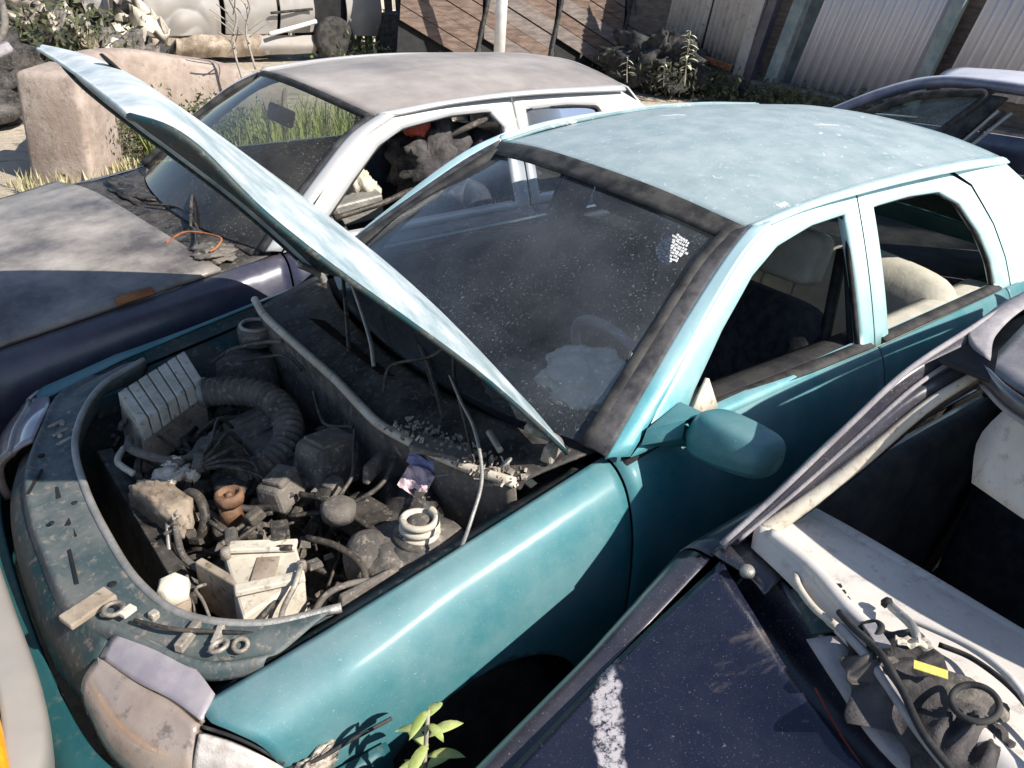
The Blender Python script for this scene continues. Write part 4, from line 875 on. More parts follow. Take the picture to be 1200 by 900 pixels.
for s in (1, -1):
    side_panel('fender', bsec, .25, -1.10, s, BLACKP, black, arches=[(-.60, .29, .35)], nx=40, nv=22)
    side_panel('front_door', bsec, -1.108, -2.25, s, BLACKP, black, nx=24, nv=20)
    side_panel('rear_quarter', bsec, -2.258, -3.4, s, BLACKP, black, arches=[(-2.95, .29, .35)], nx=24, nv=20)
    fo = [(-1.13, .95), (-1.25, 1.07), (-1.37, 1.19), (-1.49, 1.270), (-1.65, 1.310), (-1.8, 1.322), (-2.25, 1.328), (-2.25, 1.2), (-2.25, .955)]
    fi = [(-1.26, .965), (-1.35, 1.06), (-1.45, 1.15), (-1.55, 1.225), (-1.67, 1.268), (-1.8, 1.280), (-2.17, 1.284), (-2.18, 1.2), (-2.18, .975)]
    ring('door_frame', fo, fi, byf, s, BLACKP, black, seg=6)
    qo = [(-2.258, .955), (-2.258, 1.2), (-2.258, 1.328), (-2.6, 1.328), (-2.95, 1.32), (-3.10, 1.28), (-3.22, 1.18), (-3.32, 1.08), (-3.38, .97)]
    qi = [(-2.33, .985), (-2.33, 1.2), (-2.33, 1.284), (-2.6, 1.284), (-2.82, 1.28), (-2.92, 1.26), (-3.0, 1.18), (-3.06, 1.08), (-3.1, 1.0)]
    ring('quarter_frame', qo, qi, byf, s, BLACKP, black, seg=6)
    tube('door_frame_seal', sg([(x, byf(z)-.014, z) for x, z in fi], s), .010, RUBBER, black, n=50, sides=6)
    wheel(black, -.60, .67*s, s); wheel(black, -2.95, .67*s, s)
    # A pillar: gutter rail, face, inner flange with pale sealant
    Gt = [(-1.10, .670, .958), (-1.22, .632, 1.080), (-1.33, .598, 1.200), (-1.45, .580, 1.283), (-1.65, .570, 1.328)]
    In = [(-1.185, .640, .968), (-1.27, .606, 1.036), (-1.35, .566, 1.125), (-1.47, .532, 1.222), (-1.575, .490, 1.292)]
    def bl(t, dz): return [tuple(a_[k]*(1-t)+b_[k]*t+(dz if k == 2 else 0) for k in range(3)) for a_, b_ in zip(Gt, In)]
    ap = patch('a_pillar', [sg([(p[0]-.02, p[1]+.018, p[2]-.03) for p in Gt], s), sg(bl(0, 0), s), sg(bl(.22, .004), s), sg(bl(.36, -.010), s), sg(bl(.62, .004), s), sg(bl(.86, -.002), s), sg([(p[0]-.02, p[1], p[2]-.03) for p in In], s)], BLACKP, black, 22, 30, .010, flip=(s < 0))
    tube('roof_gutter', sg([(p[0], p[1], p[2]+.004) for p in Gt]+[(-1.90, .578, 1.348), (-2.4, .585, 1.354), (-3.0, .58, 1.348)], s), .006, LILAC, black, n=60, sides=8)  # pale grey puts the sunlit edge of the gutter into its colour
    tube('lit_drip_line', sg(bl(.42, .004), s), .0045, LILAC, black, n=40, sides=8)  # lit line along the pillar, painted as a pale strip
    tube('windscreen_flange', sg([(p[0]+.006, p[1]-.004, p[2]+.012) for p in In], s), .0125, CREAM if s < 0 else LILAC, black, n=40, sides=8, rf=lambda t, i_: 1.5-.8*t)
    patch('roof_rail', [sg(q, s) for q in (
        [(-1.575, .490, 1.308), (-1.68, .530, 1.328), (-1.9, .552, 1.345), (-2.4, .560, 1.350), (-3.0, .555, 1.345)],
        [(-1.60, .540, 1.318), (-1.70, .556, 1.334), (-1.9, .568, 1.350), (-2.4, .574, 1.354), (-3.0, .568, 1.348)],
        [(-1.65, .572, 1.322), (-1.75, .580, 1.330), (-1.9, .588, 1.338), (-2.4, .596, 1.340), (-3.0, .590, 1.334)])], LILAC if s < 0 else BLACKP, black, 6, 30, .01, flip=(s < 0))  # right rail pale: sunlight on it is put into the colour
    patch('headlight', [sg(q, s) for q in ([(.26, .38, .69), (.25, .55, .69), (.22, .72, .68)], [(.30, .38, .60), (.29, .56, .60), (.25, .74, .60)], [(.29, .38, .52), (.28, .56, .52), (.24, .74, .52)])], LENS, black, 8, 12, .02, flip=(s < 0))
    patch('door_card', [sg(q, s) for q in ([(-1.2, .69, .93), (-1.7, .68, .945), (-2.2, .68, .95)], [(-1.2, .64, .92), (-1.7, .63, .93), (-2.2, .63, .935)], [(-1.2, .63, .6), (-1.7, .63, .6), (-2.2, .63, .6)], [(-1.2, .66, .25), (-1.7, .68, .25), (-2.2, .68, .25)])], INTER, black, 12, 12, .02)
broof = patch('roof', roof_rows(-1.55, -3.1, .488, .556, .545, (1.312, .20), (1.338, 1.348, 1.348), 1.342, .042), paint('dusty_black_roof_paint', (.02, .02, .035), (.50, .47, .46), .45, .9, .4, .1, .25, .3, 1.4), black, 30, 30, .006)
hd = [(-1.565, -.488, 1.302), (-1.43, -.34, 1.325), (-1.365, 0, 1.342), (-1.43, .34, 1.325), (-1.565, .488, 1.302)]
patch('roof_header', [[(p[0]+.012, p[1], p[2]+.012) for p in hd], [(p[0]+.022, p[1]*.99, p[2]-.012) for p in hd], [(p[0]-.02, p[1]*.97, p[2]-.028) for p in hd], [(p[0]-.10, p[1]*.95, p[2]-.012) for p in hd]], BLACKP, black, 8, 30, .006)
tube('header_sealant', [(p[0]+.016, p[1]*.985, p[2]-.026) for p in hd], .006, LILAC, black, n=40)
patch('headlining', [[(-1.50, -.55, 1.315), (-1.5, .55, 1.315)], [(-3.0, -.56, 1.35), (-3.0, .56, 1.35)]], INTER, black, 4, 6, .01)
sv1 = patch('sun_visor', [[(-1.52, -.40, 1.285), (-1.47, -.24, 1.30), (-1.44, -.0, 1.31)], [(-1.50, -.425, 1.20), (-1.44, -.24, 1.215), (-1.41, -.01, 1.225)], [(-1.47, -.40, 1.125), (-1.42, -.24, 1.13), (-1.385, -.04, 1.145)]], GREYDASH, black, 8, 10, .018)
# bonnet and scuttle
def bh(x, q):
    z = {0.22: .69, -.1: .76, -.45: .815, -.8: .865}[x]-.008; return z+.035*(1-abs(q)**2.2)
hbk = [(-1.105, -.665, .925), (-1.04, -.55, .932), (-.93, -.33, .940), (-.85, 0, .945), (-.93, .33, .940), (-1.04, .55, .932), (-1.105, .665, .925)]
rows = [[(x+.03*(1-q*q)*(x > 0), q*hw, bh(x, q)) for q in (-1, -.83, -.5, 0, .5, .83, 1)] for x, hw in ((.22, .50), (-.1, .54), (-.45, .583), (-.8, .640))]+[hbk]
BH = paint('dirty_black_bonnet_paint', (.005, .008, .024), (.15, .14, .145), .14, .8, .18, .0, .03, .9, 1.0)
bbn = patch('bonnet', rows, BH, black, 34, 34, .014)
# band of caked mud running over the bonnet
def on_bonnet(x, y):
    q = min(1, abs(y-1.74)/.686)
    zs = [(.22, .694), (-.1, .764), (-.45, .819), (-.8, .869), (-1.1, .925)]
    for (xa, za), (xb_, zb_) in zip(zs, zs[1:]):
        if xb_ <= x <= xa: z = za+(zb_-za)*(xa-x)/(xa-xb_); break
    else: z = zs[0][1] if x > .22 else zs[-1][1]
    return z+.035*(1-q**2.2)*(1 if x > -.9 else .6)
def stain_band(m, p0, d, length, hw, col):
    n = m.node_tree; b = n.nodes['Principled BSDF']; l = b.inputs['Base Color'].links[0].from_socket
    t = n.nodes.new('ShaderNodeTexCoord'); v = t.outputs['Object']
    def dot(ax, off):
        x = n.nodes.new('ShaderNodeVectorMath'); x.operation = 'DOT_PRODUCT'; n.links.new(v, x.inputs[0]); x.inputs[1].default_value = (ax[0], ax[1], 0)
        y = n.nodes.new('ShaderNodeMath'); y.operation = 'ADD'; n.links.new(x.outputs['Value'], y.inputs[0]); y.inputs[1].default_value = off; return y.outputs[0]
    pr = (d[1], -d[0]); across = dot(pr, -(p0[0]*pr[0]+p0[1]*pr[1])); along = dot(d, -(p0[0]*d[0]+p0[1]*d[1]))
    wob = n.nodes.new('ShaderNodeTexNoise'); wob.inputs['Scale'].default_value = 22; wob.inputs['Detail'].default_value = 6; n.links.new(v, wob.inputs['Vector'])
    w2 = n.nodes.new('ShaderNodeMapRange'); w2.inputs[3].default_value = -.022; w2.inputs[4].default_value = .022; n.links.new(wob.outputs[0], w2.inputs[0])
    a1 = n.nodes.new('ShaderNodeMath'); a1.operation = 'ADD'; n.links.new(across, a1.inputs[0]); n.links.new(w2.outputs[0], a1.inputs[1])
    ab = n.nodes.new('ShaderNodeMath'); ab.operation = 'ABSOLUTE'; n.links.new(a1.outputs[0], ab.inputs[0])
    def rng(src, a, b_): 
        r_ = n.nodes.new('ShaderNodeMapRange'); r_.inputs[1].default_value = a; r_.inputs[2].default_value = b_; n.links.new(src, r_.inputs[0]); return r_.outputs[0]
    msk = math_(n, 'MULTIPLY', rng(ab.outputs[0], hw+.004, hw-.003), rng(along, -.005, .012)); msk = math_(n, 'MULTIPLY', msk, rng(along, length+.01, length-.01))
    msk = math_(n, 'MULTIPLY', msk, nz(n, v, 75, 6, .8, .40, .52))
    n.links.new(mix(n, msk, l, col), b.inputs['Base Color'])
    b.inputs['Coat Weight'].default_value = .35
blotch(BH, 5, .60, .80, (.20, .165, .14))
blotch(BH, 60, .64, .74, (.26, .24, .23))
stain_band(BH, (-.868, -.742), (.65, .76), .46, .019, (.50, .46, .47))
patch('scuttle', [[(p[0]-.006, p[1], p[2]-.012) for p in hbk], [(p[0]-.02, p[1], p[2]-.07) for p in hbk],
    [(-1.14, -.655, .865), (-1.09, -.53, .865), (-1.01, -.33, .87), (-.93, 0, .875), (-1.01, .33, .87), (-1.09, .53, .865), (-1.14, .655, .865)],
    [(-1.155, -.63, .94), (-1.125, -.52, .945), (-1.06, -.33, .95), (-.975, 0, .955), (-1.06, .33, .95), (-1.125, .52, .945), (-1.155, .63, .94)]], BLACKP, black, 16, 34, .005)
patch('scuttle_corner', [[(-1.10, -.69, .93), (-1.10, -.60, .935), (-1.085, -.55, .935)], [(-1.17, -.68, .955), (-1.165, -.61, .955), (-1.15, -.55, .955)]], BLACKP, black, 4, 8, .006)
lathe('wiper_stub', [(.014, 0), (.014, .010), (.010, .016), (.001, .017)], (-1.095, -.600, .942), (0, 0, 0), STEEL, black, 12)
patch('scuttle_trim', [[(-1.035, -.43, .952), (-.985, -.34, .955), (-.93, -.23, .958), (-.90, -.05, .96)], [(-1.065, -.40, .968), (-1.01, -.31, .970), (-.955, -.20, .972), (-.925, -.05, .975)], [(-1.078, -.385, .960), (-1.022, -.295, .962), (-.968, -.19, .964), (-.94, -.05, .965)]], LILAC, black, 6, 24, .005)
patch('teal_scrap_strip', [[(-1.115, -.52, .953), (-1.05, -.43, .955)], [(-1.15, -.50, .972), (-1.08, -.40, .972)]], TEALIN, black, 4, 8, .004)
tube('loose_seal', [(-1.135, -.53, .98), (-1.10, -.50, .985), (-1.075, -.45, .985), (-1.07, -.40, .985)], .0065, CREAM, black)
patch('red_primer_edge', [[(-.985, -.37, .925), (-.93, -.28, .928), (-.885, -.18, .93)], [(-.995, -.36, .905), (-.94, -.27, .905), (-.895, -.175, .905)]], rough_mat('red_primer', (.35, .06, .03), (.45, .10, .06), 30, .7, lo=.3, hi=.8), black, 3, 12, .004)
# dashboard
db = [[(-1.155, -.63, .955), (-1.125, -.52, .958), (-1.06, -.33, .962), (-.975, 0, .967), (-1.06, .33, .962), (-1.155, .63, .955)],
      [(-1.175, -.645, .985), (-1.145, -.52, .990), (-1.085, -.33, .995), (-1.01, 0, 1.0), (-1.085, .33, .995), (-1.175, .645, .985)],
      [(-1.195, -.648, .978), (-1.165, -.51, .980), (-1.11, -.32, .984), (-1.05, 0, .988), (-1.11, .32, .984), (-1.195, .648, .978)],
      [(-1.25, -.65, .975), (-1.24, -.5, .980), (-1.22, -.3, .985), (-1.20, 0, .988), (-1.22, .3, .985), (-1.25, .65, .975)],
      [(-1.315, -.64, .965), (-1.31, -.5, .972), (-1.305, -.2, .98), (-1.30, 0, .98), (-1.31, .3, .98), (-1.32, .64, .965)],
      [(-1.335, -.64, .935), (-1.335, -.5, .94), (-1.33, -.2, .94), (-1.33, 0, .94), (-1.335, .3, .94), (-1.34, .64, .935)],
      [(-1.30, -.64, .60), (-1.30, -.5, .60), (-1.30, -.2, .60), (-1.30, 0, .60), (-1.30, .3, .60), (-1.30, .64, .60)]]
dsh = patch('dashboard', db, GREYDASH, black, 40, 40, .012, off=1)
tube('dash_roll', [(-1.17, -.615, .992), (-1.145, -.51, 1.000), (-1.10, -.40, 1.002), (-1.085, -.33, 1.003)], .014, GREYDASH, dsh, n=24)
for k in range(6):
    y = -.455+k*.0135; box('vent_slot', (.014, .0085, .008), (-1.150+k*.0085, y, .9925), (0, 0, -32), HOLE, dsh, .001)
for k in range(5): box('speaker_slot', (.034, .0022, .003), (-1.196+k*.004, -.620+k*.0065, .9875), (0, 0, 15), PLASTIC, dsh, 0)
lathe('vent_hole', [(.006, 0), (.006, .003), (.001, .003)], (-1.25, -.36, .984), (0, 0, 0), HOLE, dsh, 8)
box('floor_pan', (2.3, 1.42, .03), (-2.2, 0, .20), (0, 0, 0), INTER, black)
box('firewall', (.03, 1.34, .62), (-1.10, 0, .55), (0, 0, 0), INTER, black)
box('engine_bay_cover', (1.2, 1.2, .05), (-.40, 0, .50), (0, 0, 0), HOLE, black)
seat(black, -2.02, -.34, SEATD, SEATD); seat(black, -2.02, .36, SEATD, SEATD)
box('rear_bench_back', (.12, 1.26, .5), (-2.80, 0, .70), (0, -14, 0), SEATD, black, .03)
box('rear_bench_base', (.5, 1.26, .16), (-2.5, 0, .42), (0, -4, 0), SEATD, black, .03)
patch('tailgate', [[(-3.12, -.60, 1.38), (-3.16, 0, 1.41), (-3.12, .60, 1.38)], [(-3.42, -.70, 1.0), (-3.50, 0, 1.0), (-3.42, .70, 1.0)], [(-3.46, -.74, .7), (-3.54, 0, .7), (-3.46, .74, .7)], [(-3.44, -.74, .3), (-3.52, 0, .3), (-3.44, .74, .3)]], BLACKP, black, 12, 14, .01)
patch('front_bumper', [[(-.25, -.80, z), (.15, -.79, z), (.34, -.5, z), (.38, 0, z), (.34, .5, z), (.15, .79, z), (-.25, .80, z)] for z in (.52, .42, .24)], PLASTIC, black, 8, 30, .02)
patch('grille', [[(.26, -.38, .69), (.29, 0, .70), (.26, .38, .69)], [(.30, -.38, .52), (.33, 0, .52), (.30, .38, .52)]], HOLE, black, 4, 12, .01)
blob('door_speaker', (-1.42, -.60, .60), (.20, .05, .18), (0, 0, 0), PLASTIC, black, .1, 3)
# black cloth bag, cables and tag lying at the foot of the missing windscreen
bag = thing('cable_bag', 'black cloth bundle with loose cables lying on the bleached grey dashboard', 'bag', (-1.05, 1.49, .985))
drape('cloth', (.0, .02, .0), (.17, .23, .05), (0, 0, 35), FABRIC, bag, 3.0, .28, 1)
drape('cloth', (-.045, -.04, .005), (.10, .13, .05), (0, -8, 20), FABRIC, bag, 2.5, .3, 4)
drape('cloth', (.045, .09, .0), (.12, .17, .055), (0, 8, 55), FABRIC, bag, 3.2, .3, 7)
drape('cloth_fold', (-.02, .04, .028), (.045, .14, .03), (0, 0, 15), PLASTIC2, bag, 2, .3, 9)
drape('cloth_fold', (.03, -.05, .015), (.06, .11, .03), (0, 0, 50), PLASTIC, bag, 2.5, .3, 12)
crumple('yellow_tag', (.02, .012, .070), (.022, .046, 0), (5, -8, 25), YELLOW, bag, .0025, 5)
crumple('white_tag', (-.005, -.03, .075), (.02, .05, 0), (5, -8, 45), CREAM, bag, .006, seed=2)
tube('cable', [(.00, -.14, .02), (.03, -.08, .03), (.06, -.02, .03), (.10, .05, .03), (.12, .12, .02), (.14, .2, .01)], .008, LILAC, bag)
tube('cable', [(-.03, -.16, .02), (.0, -.12, .035), (.03, -.06, .05), (.07, .0, .05), (.11, .06, .04), (.13, .13, .03)], .006, RUBBER, bag)
tube('cable', [(-.09, -.02, .03), (-.10, .03, .035), (-.07, .10, .05), (-.04, .16, .04), (.0, .2, .03), (.05, .22, .02)], .0045, RUBBER, bag)
tube('cable', [(-.075, -.09, .05), (-.09, .02, .06), (-.06, .10, .07), (-.02, .15, .06), (.03, .19, .04)], .006, GREYDASH, bag)
tube('metal_rod', [(-.10, -.11, .035), (-.055, -.055, .06), (-.03, -.03, .055)], .0075, STEEL, bag)
lathe('rod_knob', [(.009, 0), (.011, .008), (.006, .014)], (-.105, -.115, .03), (60, 0, 0), INTER, bag, 10)
torus('strap_ring', .018, .005, frame((-.02, -.10, .035), (30, 20, 0)), RUBBER, bag)
torus('strap_loop', .030, .005, frame((.02, .08, .065), (10, 20, 0)), RUBBER, bag)
box('buckle', (.022, .05, .008), (-.01, -.085, .04), (0, 10, -30), LILAC, bag, .002)

# ================================================================== SILVER CAR nose at bottom left
sil = thing('silver_car', 'dusty silver car nose with orange turn lamp in front of the teal car', 'car', (.0, -.10, 0))
def sx(y, d=0): return .008+d+.10*abs(y/.8)**3 if True else 0
yy_ = [-.85, -.7, -.45, -.2, .0, .2, .45, .62, .74, .84]
def off(y): return 0 if abs(y) < .5 else (abs(y)-.5)**2*1.6
patch('front_bumper', [[(.075+off(y), y*.985, .648) for y in yy_], [(.030+off(y), y, .640) for y in yy_], [(.006+off(y), y, .615) for y in yy_], [(.012+off(y), y, .52) for y in yy_], [(.02+off(y), y, .40) for y in yy_], [(.06+off(y), y*.97, .22) for y in yy_]], SILVER, sil, 24, 40, .02)
for s in (1, -1):
    patch('turn_lamp', [sg(q, s) for q in ([(.125, .42, .70), (.130, .60, .70), (.145, .72, .695), (.20, .81, .69)], [(.086, .46, .672), (.088, .60, .672), (.104, .72, .668), (.17, .83, .665)], [(.084, .46, .645), (.086, .60, .645), (.102, .72, .645), (.168, .83, .645)])], ORANGE, sil, 8, 16, .012, flip=(s < 0))
    patch('headlight', [sg(q, s) for q in ([(.16, .20, .74), (.17, .35, .74), (.18, .49, .735)], [(.085, .20, .70), (.095, .35, .70), (.105, .49, .70)], [(.078, .20, .645), (.085, .35, .645), (.095, .49, .645)])], LENST, sil, 8, 12, .01, flip=(s < 0))
    V_ = [[(.20, .72, .75), (.5, .74, .83), (1.0, .76, .90), (1.25, .76, .93)], [(.22, .80, .69), (.5, .80, .74), (1.0, .82, .80), (1.25, .82, .82)], [(.30, .82, .60), (.55, .82, .62), (1.0, .84, .6), (1.25, .84, .6)]]
    patch('fender', [sg(q, s) for q in V_], SILVER, sil, 14, 16, .006, flip=(s > 0))
    patch('fender_lower', [sg(q, s) for q in ([(1.05, .84, .60), (1.25, .84, .6)], [(1.08, .82, .2), (1.25, .82, .2)])], SILVER, sil, 4, 6, .006, flip=(s > 0))
    wheel(sil, .70, .70*s, s)
patch('bonnet', [[(.165, -.72, .745), (.14, -.35, .75), (.135, 0, .752), (.14, .35, .75), (.165, .72, .745)], [(.6, -.74, .845), (.6, 0, .885), (.6, .74, .845)], [(1.2, -.76, .925), (1.25, 0, .965), (1.2, .76, .925)]], SILVER, sil, 16, 24, .014)
box('engine_bay', (1.0, 1.3, .35), (.75, 0, .48), (0, 0, 0), HOLE, sil, .02)
patch('cowl', [[(1.2, -.76, .925), (1.25, 0, .962), (1.2, .76, .925)], [(1.34, -.74, .96), (1.4, 0, .98), (1.34, .74, .96)]], PLASTIC, sil, 4, 12, .01)
patch('windscreen', [[(1.34, -.70, .96), (1.4, 0, .98), (1.34, .70, .96)], [(1.95, -.56, 1.38), (2.02, 0, 1.42), (1.95, .56, 1.38)]], WIN2, sil, 8, 12, 0)
patch('roof', [[(1.95, -.56, 1.38), (2.0, 0, 1.43), (1.95, .56, 1.38)], [(3.2, -.56, 1.38), (3.2, 0, 1.44), (3.2, .56, 1.38)]], SILVER, sil, 8, 12, .01)
for s in (1, -1):
    patch('a_pillar', [sg(q, s) for q in ([(1.30, .72, .94), (1.95, .57, 1.37)], [(1.40, .74, .94), (2.05, .59, 1.36)])], SILVER, sil, 3, 10, .02)
    patch('body_side', [sg(q, s) for q in ([(1.25, .76, .94), (3.6, .76, .96)], [(1.25, .84, .6), (3.6, .84, .6)], [(1.25, .82, .2), (3.6, .82, .2)])], SILVER, sil, 10, 16, .01, flip=(s > 0))
    patch('c_pillar', [sg(q, s) for q in ([(3.2, .57, 1.38), (3.6, .76, .96)], [(2.9, .59, 1.37), (3.2, .76, .96)])], SILVER, sil, 3, 8, .02)
patch('tail_panel', [[(3.2, -.57, 1.38), (3.2, .57, 1.38)], [(3.6, -.76, .96), (3.6, .76, .96)], [(3.65, -.8, .3), (3.65, .8, .3)]], SILVER, sil, 6, 8, .01)

# ================================================================== DARK BLUE CAR, top right, side-on
blu = thing('blue_car', 'dark blue car parked side-on behind the teal car with its roof whitened by dust', 'car', (-5.0, .9, 0))
# local frame: the side we see faces +X (depth grows to -X), the car runs along Y
patch('roof', [[(-.08, -1.62, 1.37), (-.06, -1.2, 1.405), (-.05, .2, 1.42), (-.08, 1.2, 1.38)], [(-.3, -1.68, 1.42), (-.3, -1.2, 1.45), (-.3, .2, 1.465), (-.3, 1.2, 1.43)], [(-.6, -1.70, 1.43), (-.6, -1.2, 1.46), (-.6, .2, 1.475), (-.6, 1.2, 1.44)], [(-1.12, -1.62, 1.37), (-1.14, -1.2, 1.405), (-1.15, .2, 1.42), (-1.12, 1.2, 1.38)]], BLUEP, blu, 16, 20, .01)
SB = MATS['dark_blue_paint']
tube('a_pillar', [(.18, -2.30, .99), (.10, -2.08, 1.14), (.02, -1.85, 1.28), (-.06, -1.62, 1.375), (-.045, -1.3, 1.412), (-.03, -.6, 1.42), (-.03, .2, 1.41), (-.05, 1.2, 1.37)], .035, SB, blu, n=50, sides=10)
tube('window_frame', [(.17, -2.10, 1.0), (.10, -1.90, 1.15), (.03, -1.66, 1.29), (.0, -1.40, 1.355), (.0, -1.27, 1.36), (.07, -1.40, 1.17), (.14, -1.52, .99)], .022, RUBBER, blu, n=50, sides=8)
link('window_glass', [(.15, -2.12, 1.0), (.08, -1.88, 1.15), (.0, -1.66, 1.29), (-.02, -1.30, 1.35), (.12, -1.52, .99)], [(0, 1, 2, 3, 4)], glass('greenish_glass', (.55, .65, .60), (.40, .42, .40), .35), blu, smooth=False)
patch('b_pillar', [[(.0, -1.28, 1.37), (.08, -1.42, 1.17), (.16, -1.53, .98)], [(-.01, -1.16, 1.37), (.07, -1.27, 1.17), (.16, -1.38, .98)]], RUBBER, blu, 4, 10, .03)
for k in range(3): tube('door_edge_strip', [(.02, -1.17+k*.035, 1.30), (.10, -1.27+k*.03, 1.12), (.17, -1.36+k*.03, .98)], .010, STEEL if k != 1 else RUBBER, blu, sides=6)
patch('body_side', [[(.17, -3.2, .86), (.19, -2.3, .97), (.19, -1.2, .98), (.19, .2, .99), (.17, 1.5, .98)], [(.24, -3.3, .70), (.26, -2.3, .75), (.26, -1.2, .76), (.26, .2, .76), (.24, 1.5, .76)], [(.24, -3.3, .5), (.27, -2.3, .5), (.27, -1.2, .5), (.27, .2, .5), (.24, 1.5, .5)], [(.20, -3.2, .2), (.22, -2.3, .2), (.22, -1.2, .2), (.22, .2, .2), (.20, 1.5, .2)]], BLUEP, blu, 14, 30, .01)
patch('bonnet', [[(.17, -3.2, .86), (.19, -2.3, .97)], [(-.6, -3.35, .92), (-.6, -2.35, 1.03)], [(-1.37, -3.2, .86), (-1.39, -2.3, .97)]], BLUEP, blu, 10, 10, .01)
patch('far_side', [[(-1.37, -3.2, .86), (-1.39, -1.2, .98), (-1.37, 1.5, .98)], [(-1.45, -3.2, .5), (-1.47, -1.2, .5), (-1.45, 1.5, .5)], [(-1.4, -3.2, .2), (-1.42, -1.2, .2), (-1.4, 1.5, .2)]], BLUEP, blu, 8, 20, .01)
patch('far_pillar', [[(-1.15, -1.62, 1.37), (-1.38, -2.30, .98)], [(-1.15, -1.5, 1.37), (-1.38, -2.2, .98)]], RUBBER, blu, 3, 8, .02)
patch('nose', [[(.17, -3.2, .86), (-.6, -3.35, .92), (-1.37, -3.2, .86)], [(.2, -3.3, .5), (-.6, -3.45, .5), (-1.4, -3.3, .5)], [(.2, -3.2, .2), (-.6, -3.3, .2), (-1.4, -3.2, .2)]], BLUEP, blu, 6, 10, .01)
patch('tail', [[(-.08, 1.2, 1.38), (-1.12, 1.2, 1.38)], [(.17, 1.5, .98), (-1.37, 1.5, .98)], [(.2, 1.55, .2), (-1.4, 1.55, .2)]], BLUEP, blu, 8, 8, .01)
box('floor_pan', (1.4, 4.2, .04), (-.6, -.9, .22), (0, 0, 0), INTER, blu)
for y, x in ((-.6, -.25), (-.6, -.95)):
    box('seat_back', (.5, .14, .66), (x, y, .78), (12, 0, 0), SEATD, blu, .04); box('seat_cushion', (.5, .5, .16), (x, y-.3, .42), (0, 0, 0), SEATD, blu, .04)
    box('headrest', (.26, .10, .16), (x, y+.09, 1.2), (12, 0, 0), SEATD, blu, .03)
patch('sill_junk', [[(.20, -1.3, 1.0), (.16, -.8, 1.03), (.18, -.3, 1.0)], [(.02, -1.3, 1.02), (.0, -.8, .98), (.02, -.3, 1.02)]], STEEL, blu, 6, 8, .01)
for k in range(2):
    yw = (-2.55, .9)[k]; t_ = lathe('tyre', [(.19, -.09), (.26, -.095), (.29, -.06), (.29, .06), (.26, .095), (.19, .09)], (.13, yw, .29), (0, 90, 0), TYRE, blu, 28)
    lathe('rim', [(.19, -.07), (.06, -.03), (.06, .03), (.19, .07)], (.13, yw, .29), (0, 90, 0), STEEL, t_, 20)
tag(blob('scrap_heap_piece', (-4.86, .35, 1.0), (.35, .5, .18), (0, 0, 0), ALU, None, .8, 8, seed=2), 'crumpled pale metal scrap on the sill of the side-on dark blue car', 'scrap')

# ================================================================== BACKGROUND
# old concrete tank wall
tank = thing('concrete_tank', 'curved pinkish concrete tank wall with its sunlit rounded end, behind the raised bonnet', 'concrete wall', (0, 0, 0))
P = [(-1.70, -5.72), (-1.80, -6.2), (-2.05, -6.7), (-2.5, -6.95), (-3.1, -6.9), (-3.6, -6.6)]
pp = curve([(a, b, 0) for a, b in P], 40); V = []
for i, p in enumerate(pp):
    t = (pp[min(i+1, 39)]-pp[max(i-1, 0)]).normalized(); n_ = Vector((-t.y, t.x, 0)); hgt = .90-.12*(i/39)-.36*(i/39)**4+.02*noise.noise(p*2)
    for q, z in ((.0, -.1), (.02, .3), (.0, hgt-.05), (-.04, hgt), (-.22, hgt+.01), (-.27, hgt-.05), (-.28, .3), (-.28, -.1)):
        V.append(p+n_*q*-1.0+Vector((0, 0, z))+Vector((noise.noise(p*5+Vector((0, 0, z)))*.015, 0, 0)))
F = gridfaces(40, 8); F.append(tuple(range(8))); F.append(tuple(39*8+k for k in reversed(range(8))))
link('wall_shell', V, F, CONC, tank, bevel=.02)
V = [(-1.05, -5.78, -.1), (-1.42, -5.33, -.1), (-1.44, -5.36, .86), (-1.09, -5.80, .84), (-1.40, -6.22, -.1), (-1.80, -5.78, -.1), (-1.78, -5.78, .84), (-1.42, -6.2, .86)]
link('wall_end', V, [(0, 1, 2, 3), (5, 4, 7, 6), (3, 2, 6, 7), (0, 3, 7, 4), (1, 5, 6, 2)], CONC, tank, bevel=.05)
tag(tube('clay_pipe_stub', [(-2.05, -5.0, .22), (-2.0, -5.05, .55)], .07, TAN, None, sides=14), 'short brown pipe stub standing by the sunlit end of the tank wall', 'pipe')

# weeds: stuff at ground level
def weeds(name, pts, mat, hmin, hmax, label, cat, n=8, w_=.012, kind='stuff'):
    V, F = [], []
    for (x, y, z) in pts:
        for k in range(n):
            a = random.uniform(0, 6.28); h = random.uniform(hmin, hmax); l = random.uniform(.1, .5)*h
            d = Vector((math.cos(a), math.sin(a), 0)); s_ = Vector((-d.y, d.x, 0))*w_*random.uniform(.6, 1.6); b = Vector((x, y, z))+d*random.uniform(0, .05)
            m_ = b+d*l*.4+Vector((0, 0, h*.6)); t = b+d*l+Vector((0, 0, h)); i = len(V)
            V += [b-s_*.5, b+s_*.5, m_+s_, m_-s_, t]; F += [(i, i+1, i+2, i+3), (i+3, i+2, i+4)]
    o = link(name, V, F, mat, smooth=False); return tag(o, label, cat, kind=kind)
def scatter(x0, x1, y0, y1, n, z=-.02): return [(random.uniform(x0, x1), random.uniform(y0, y1), z) for _ in range(n)]
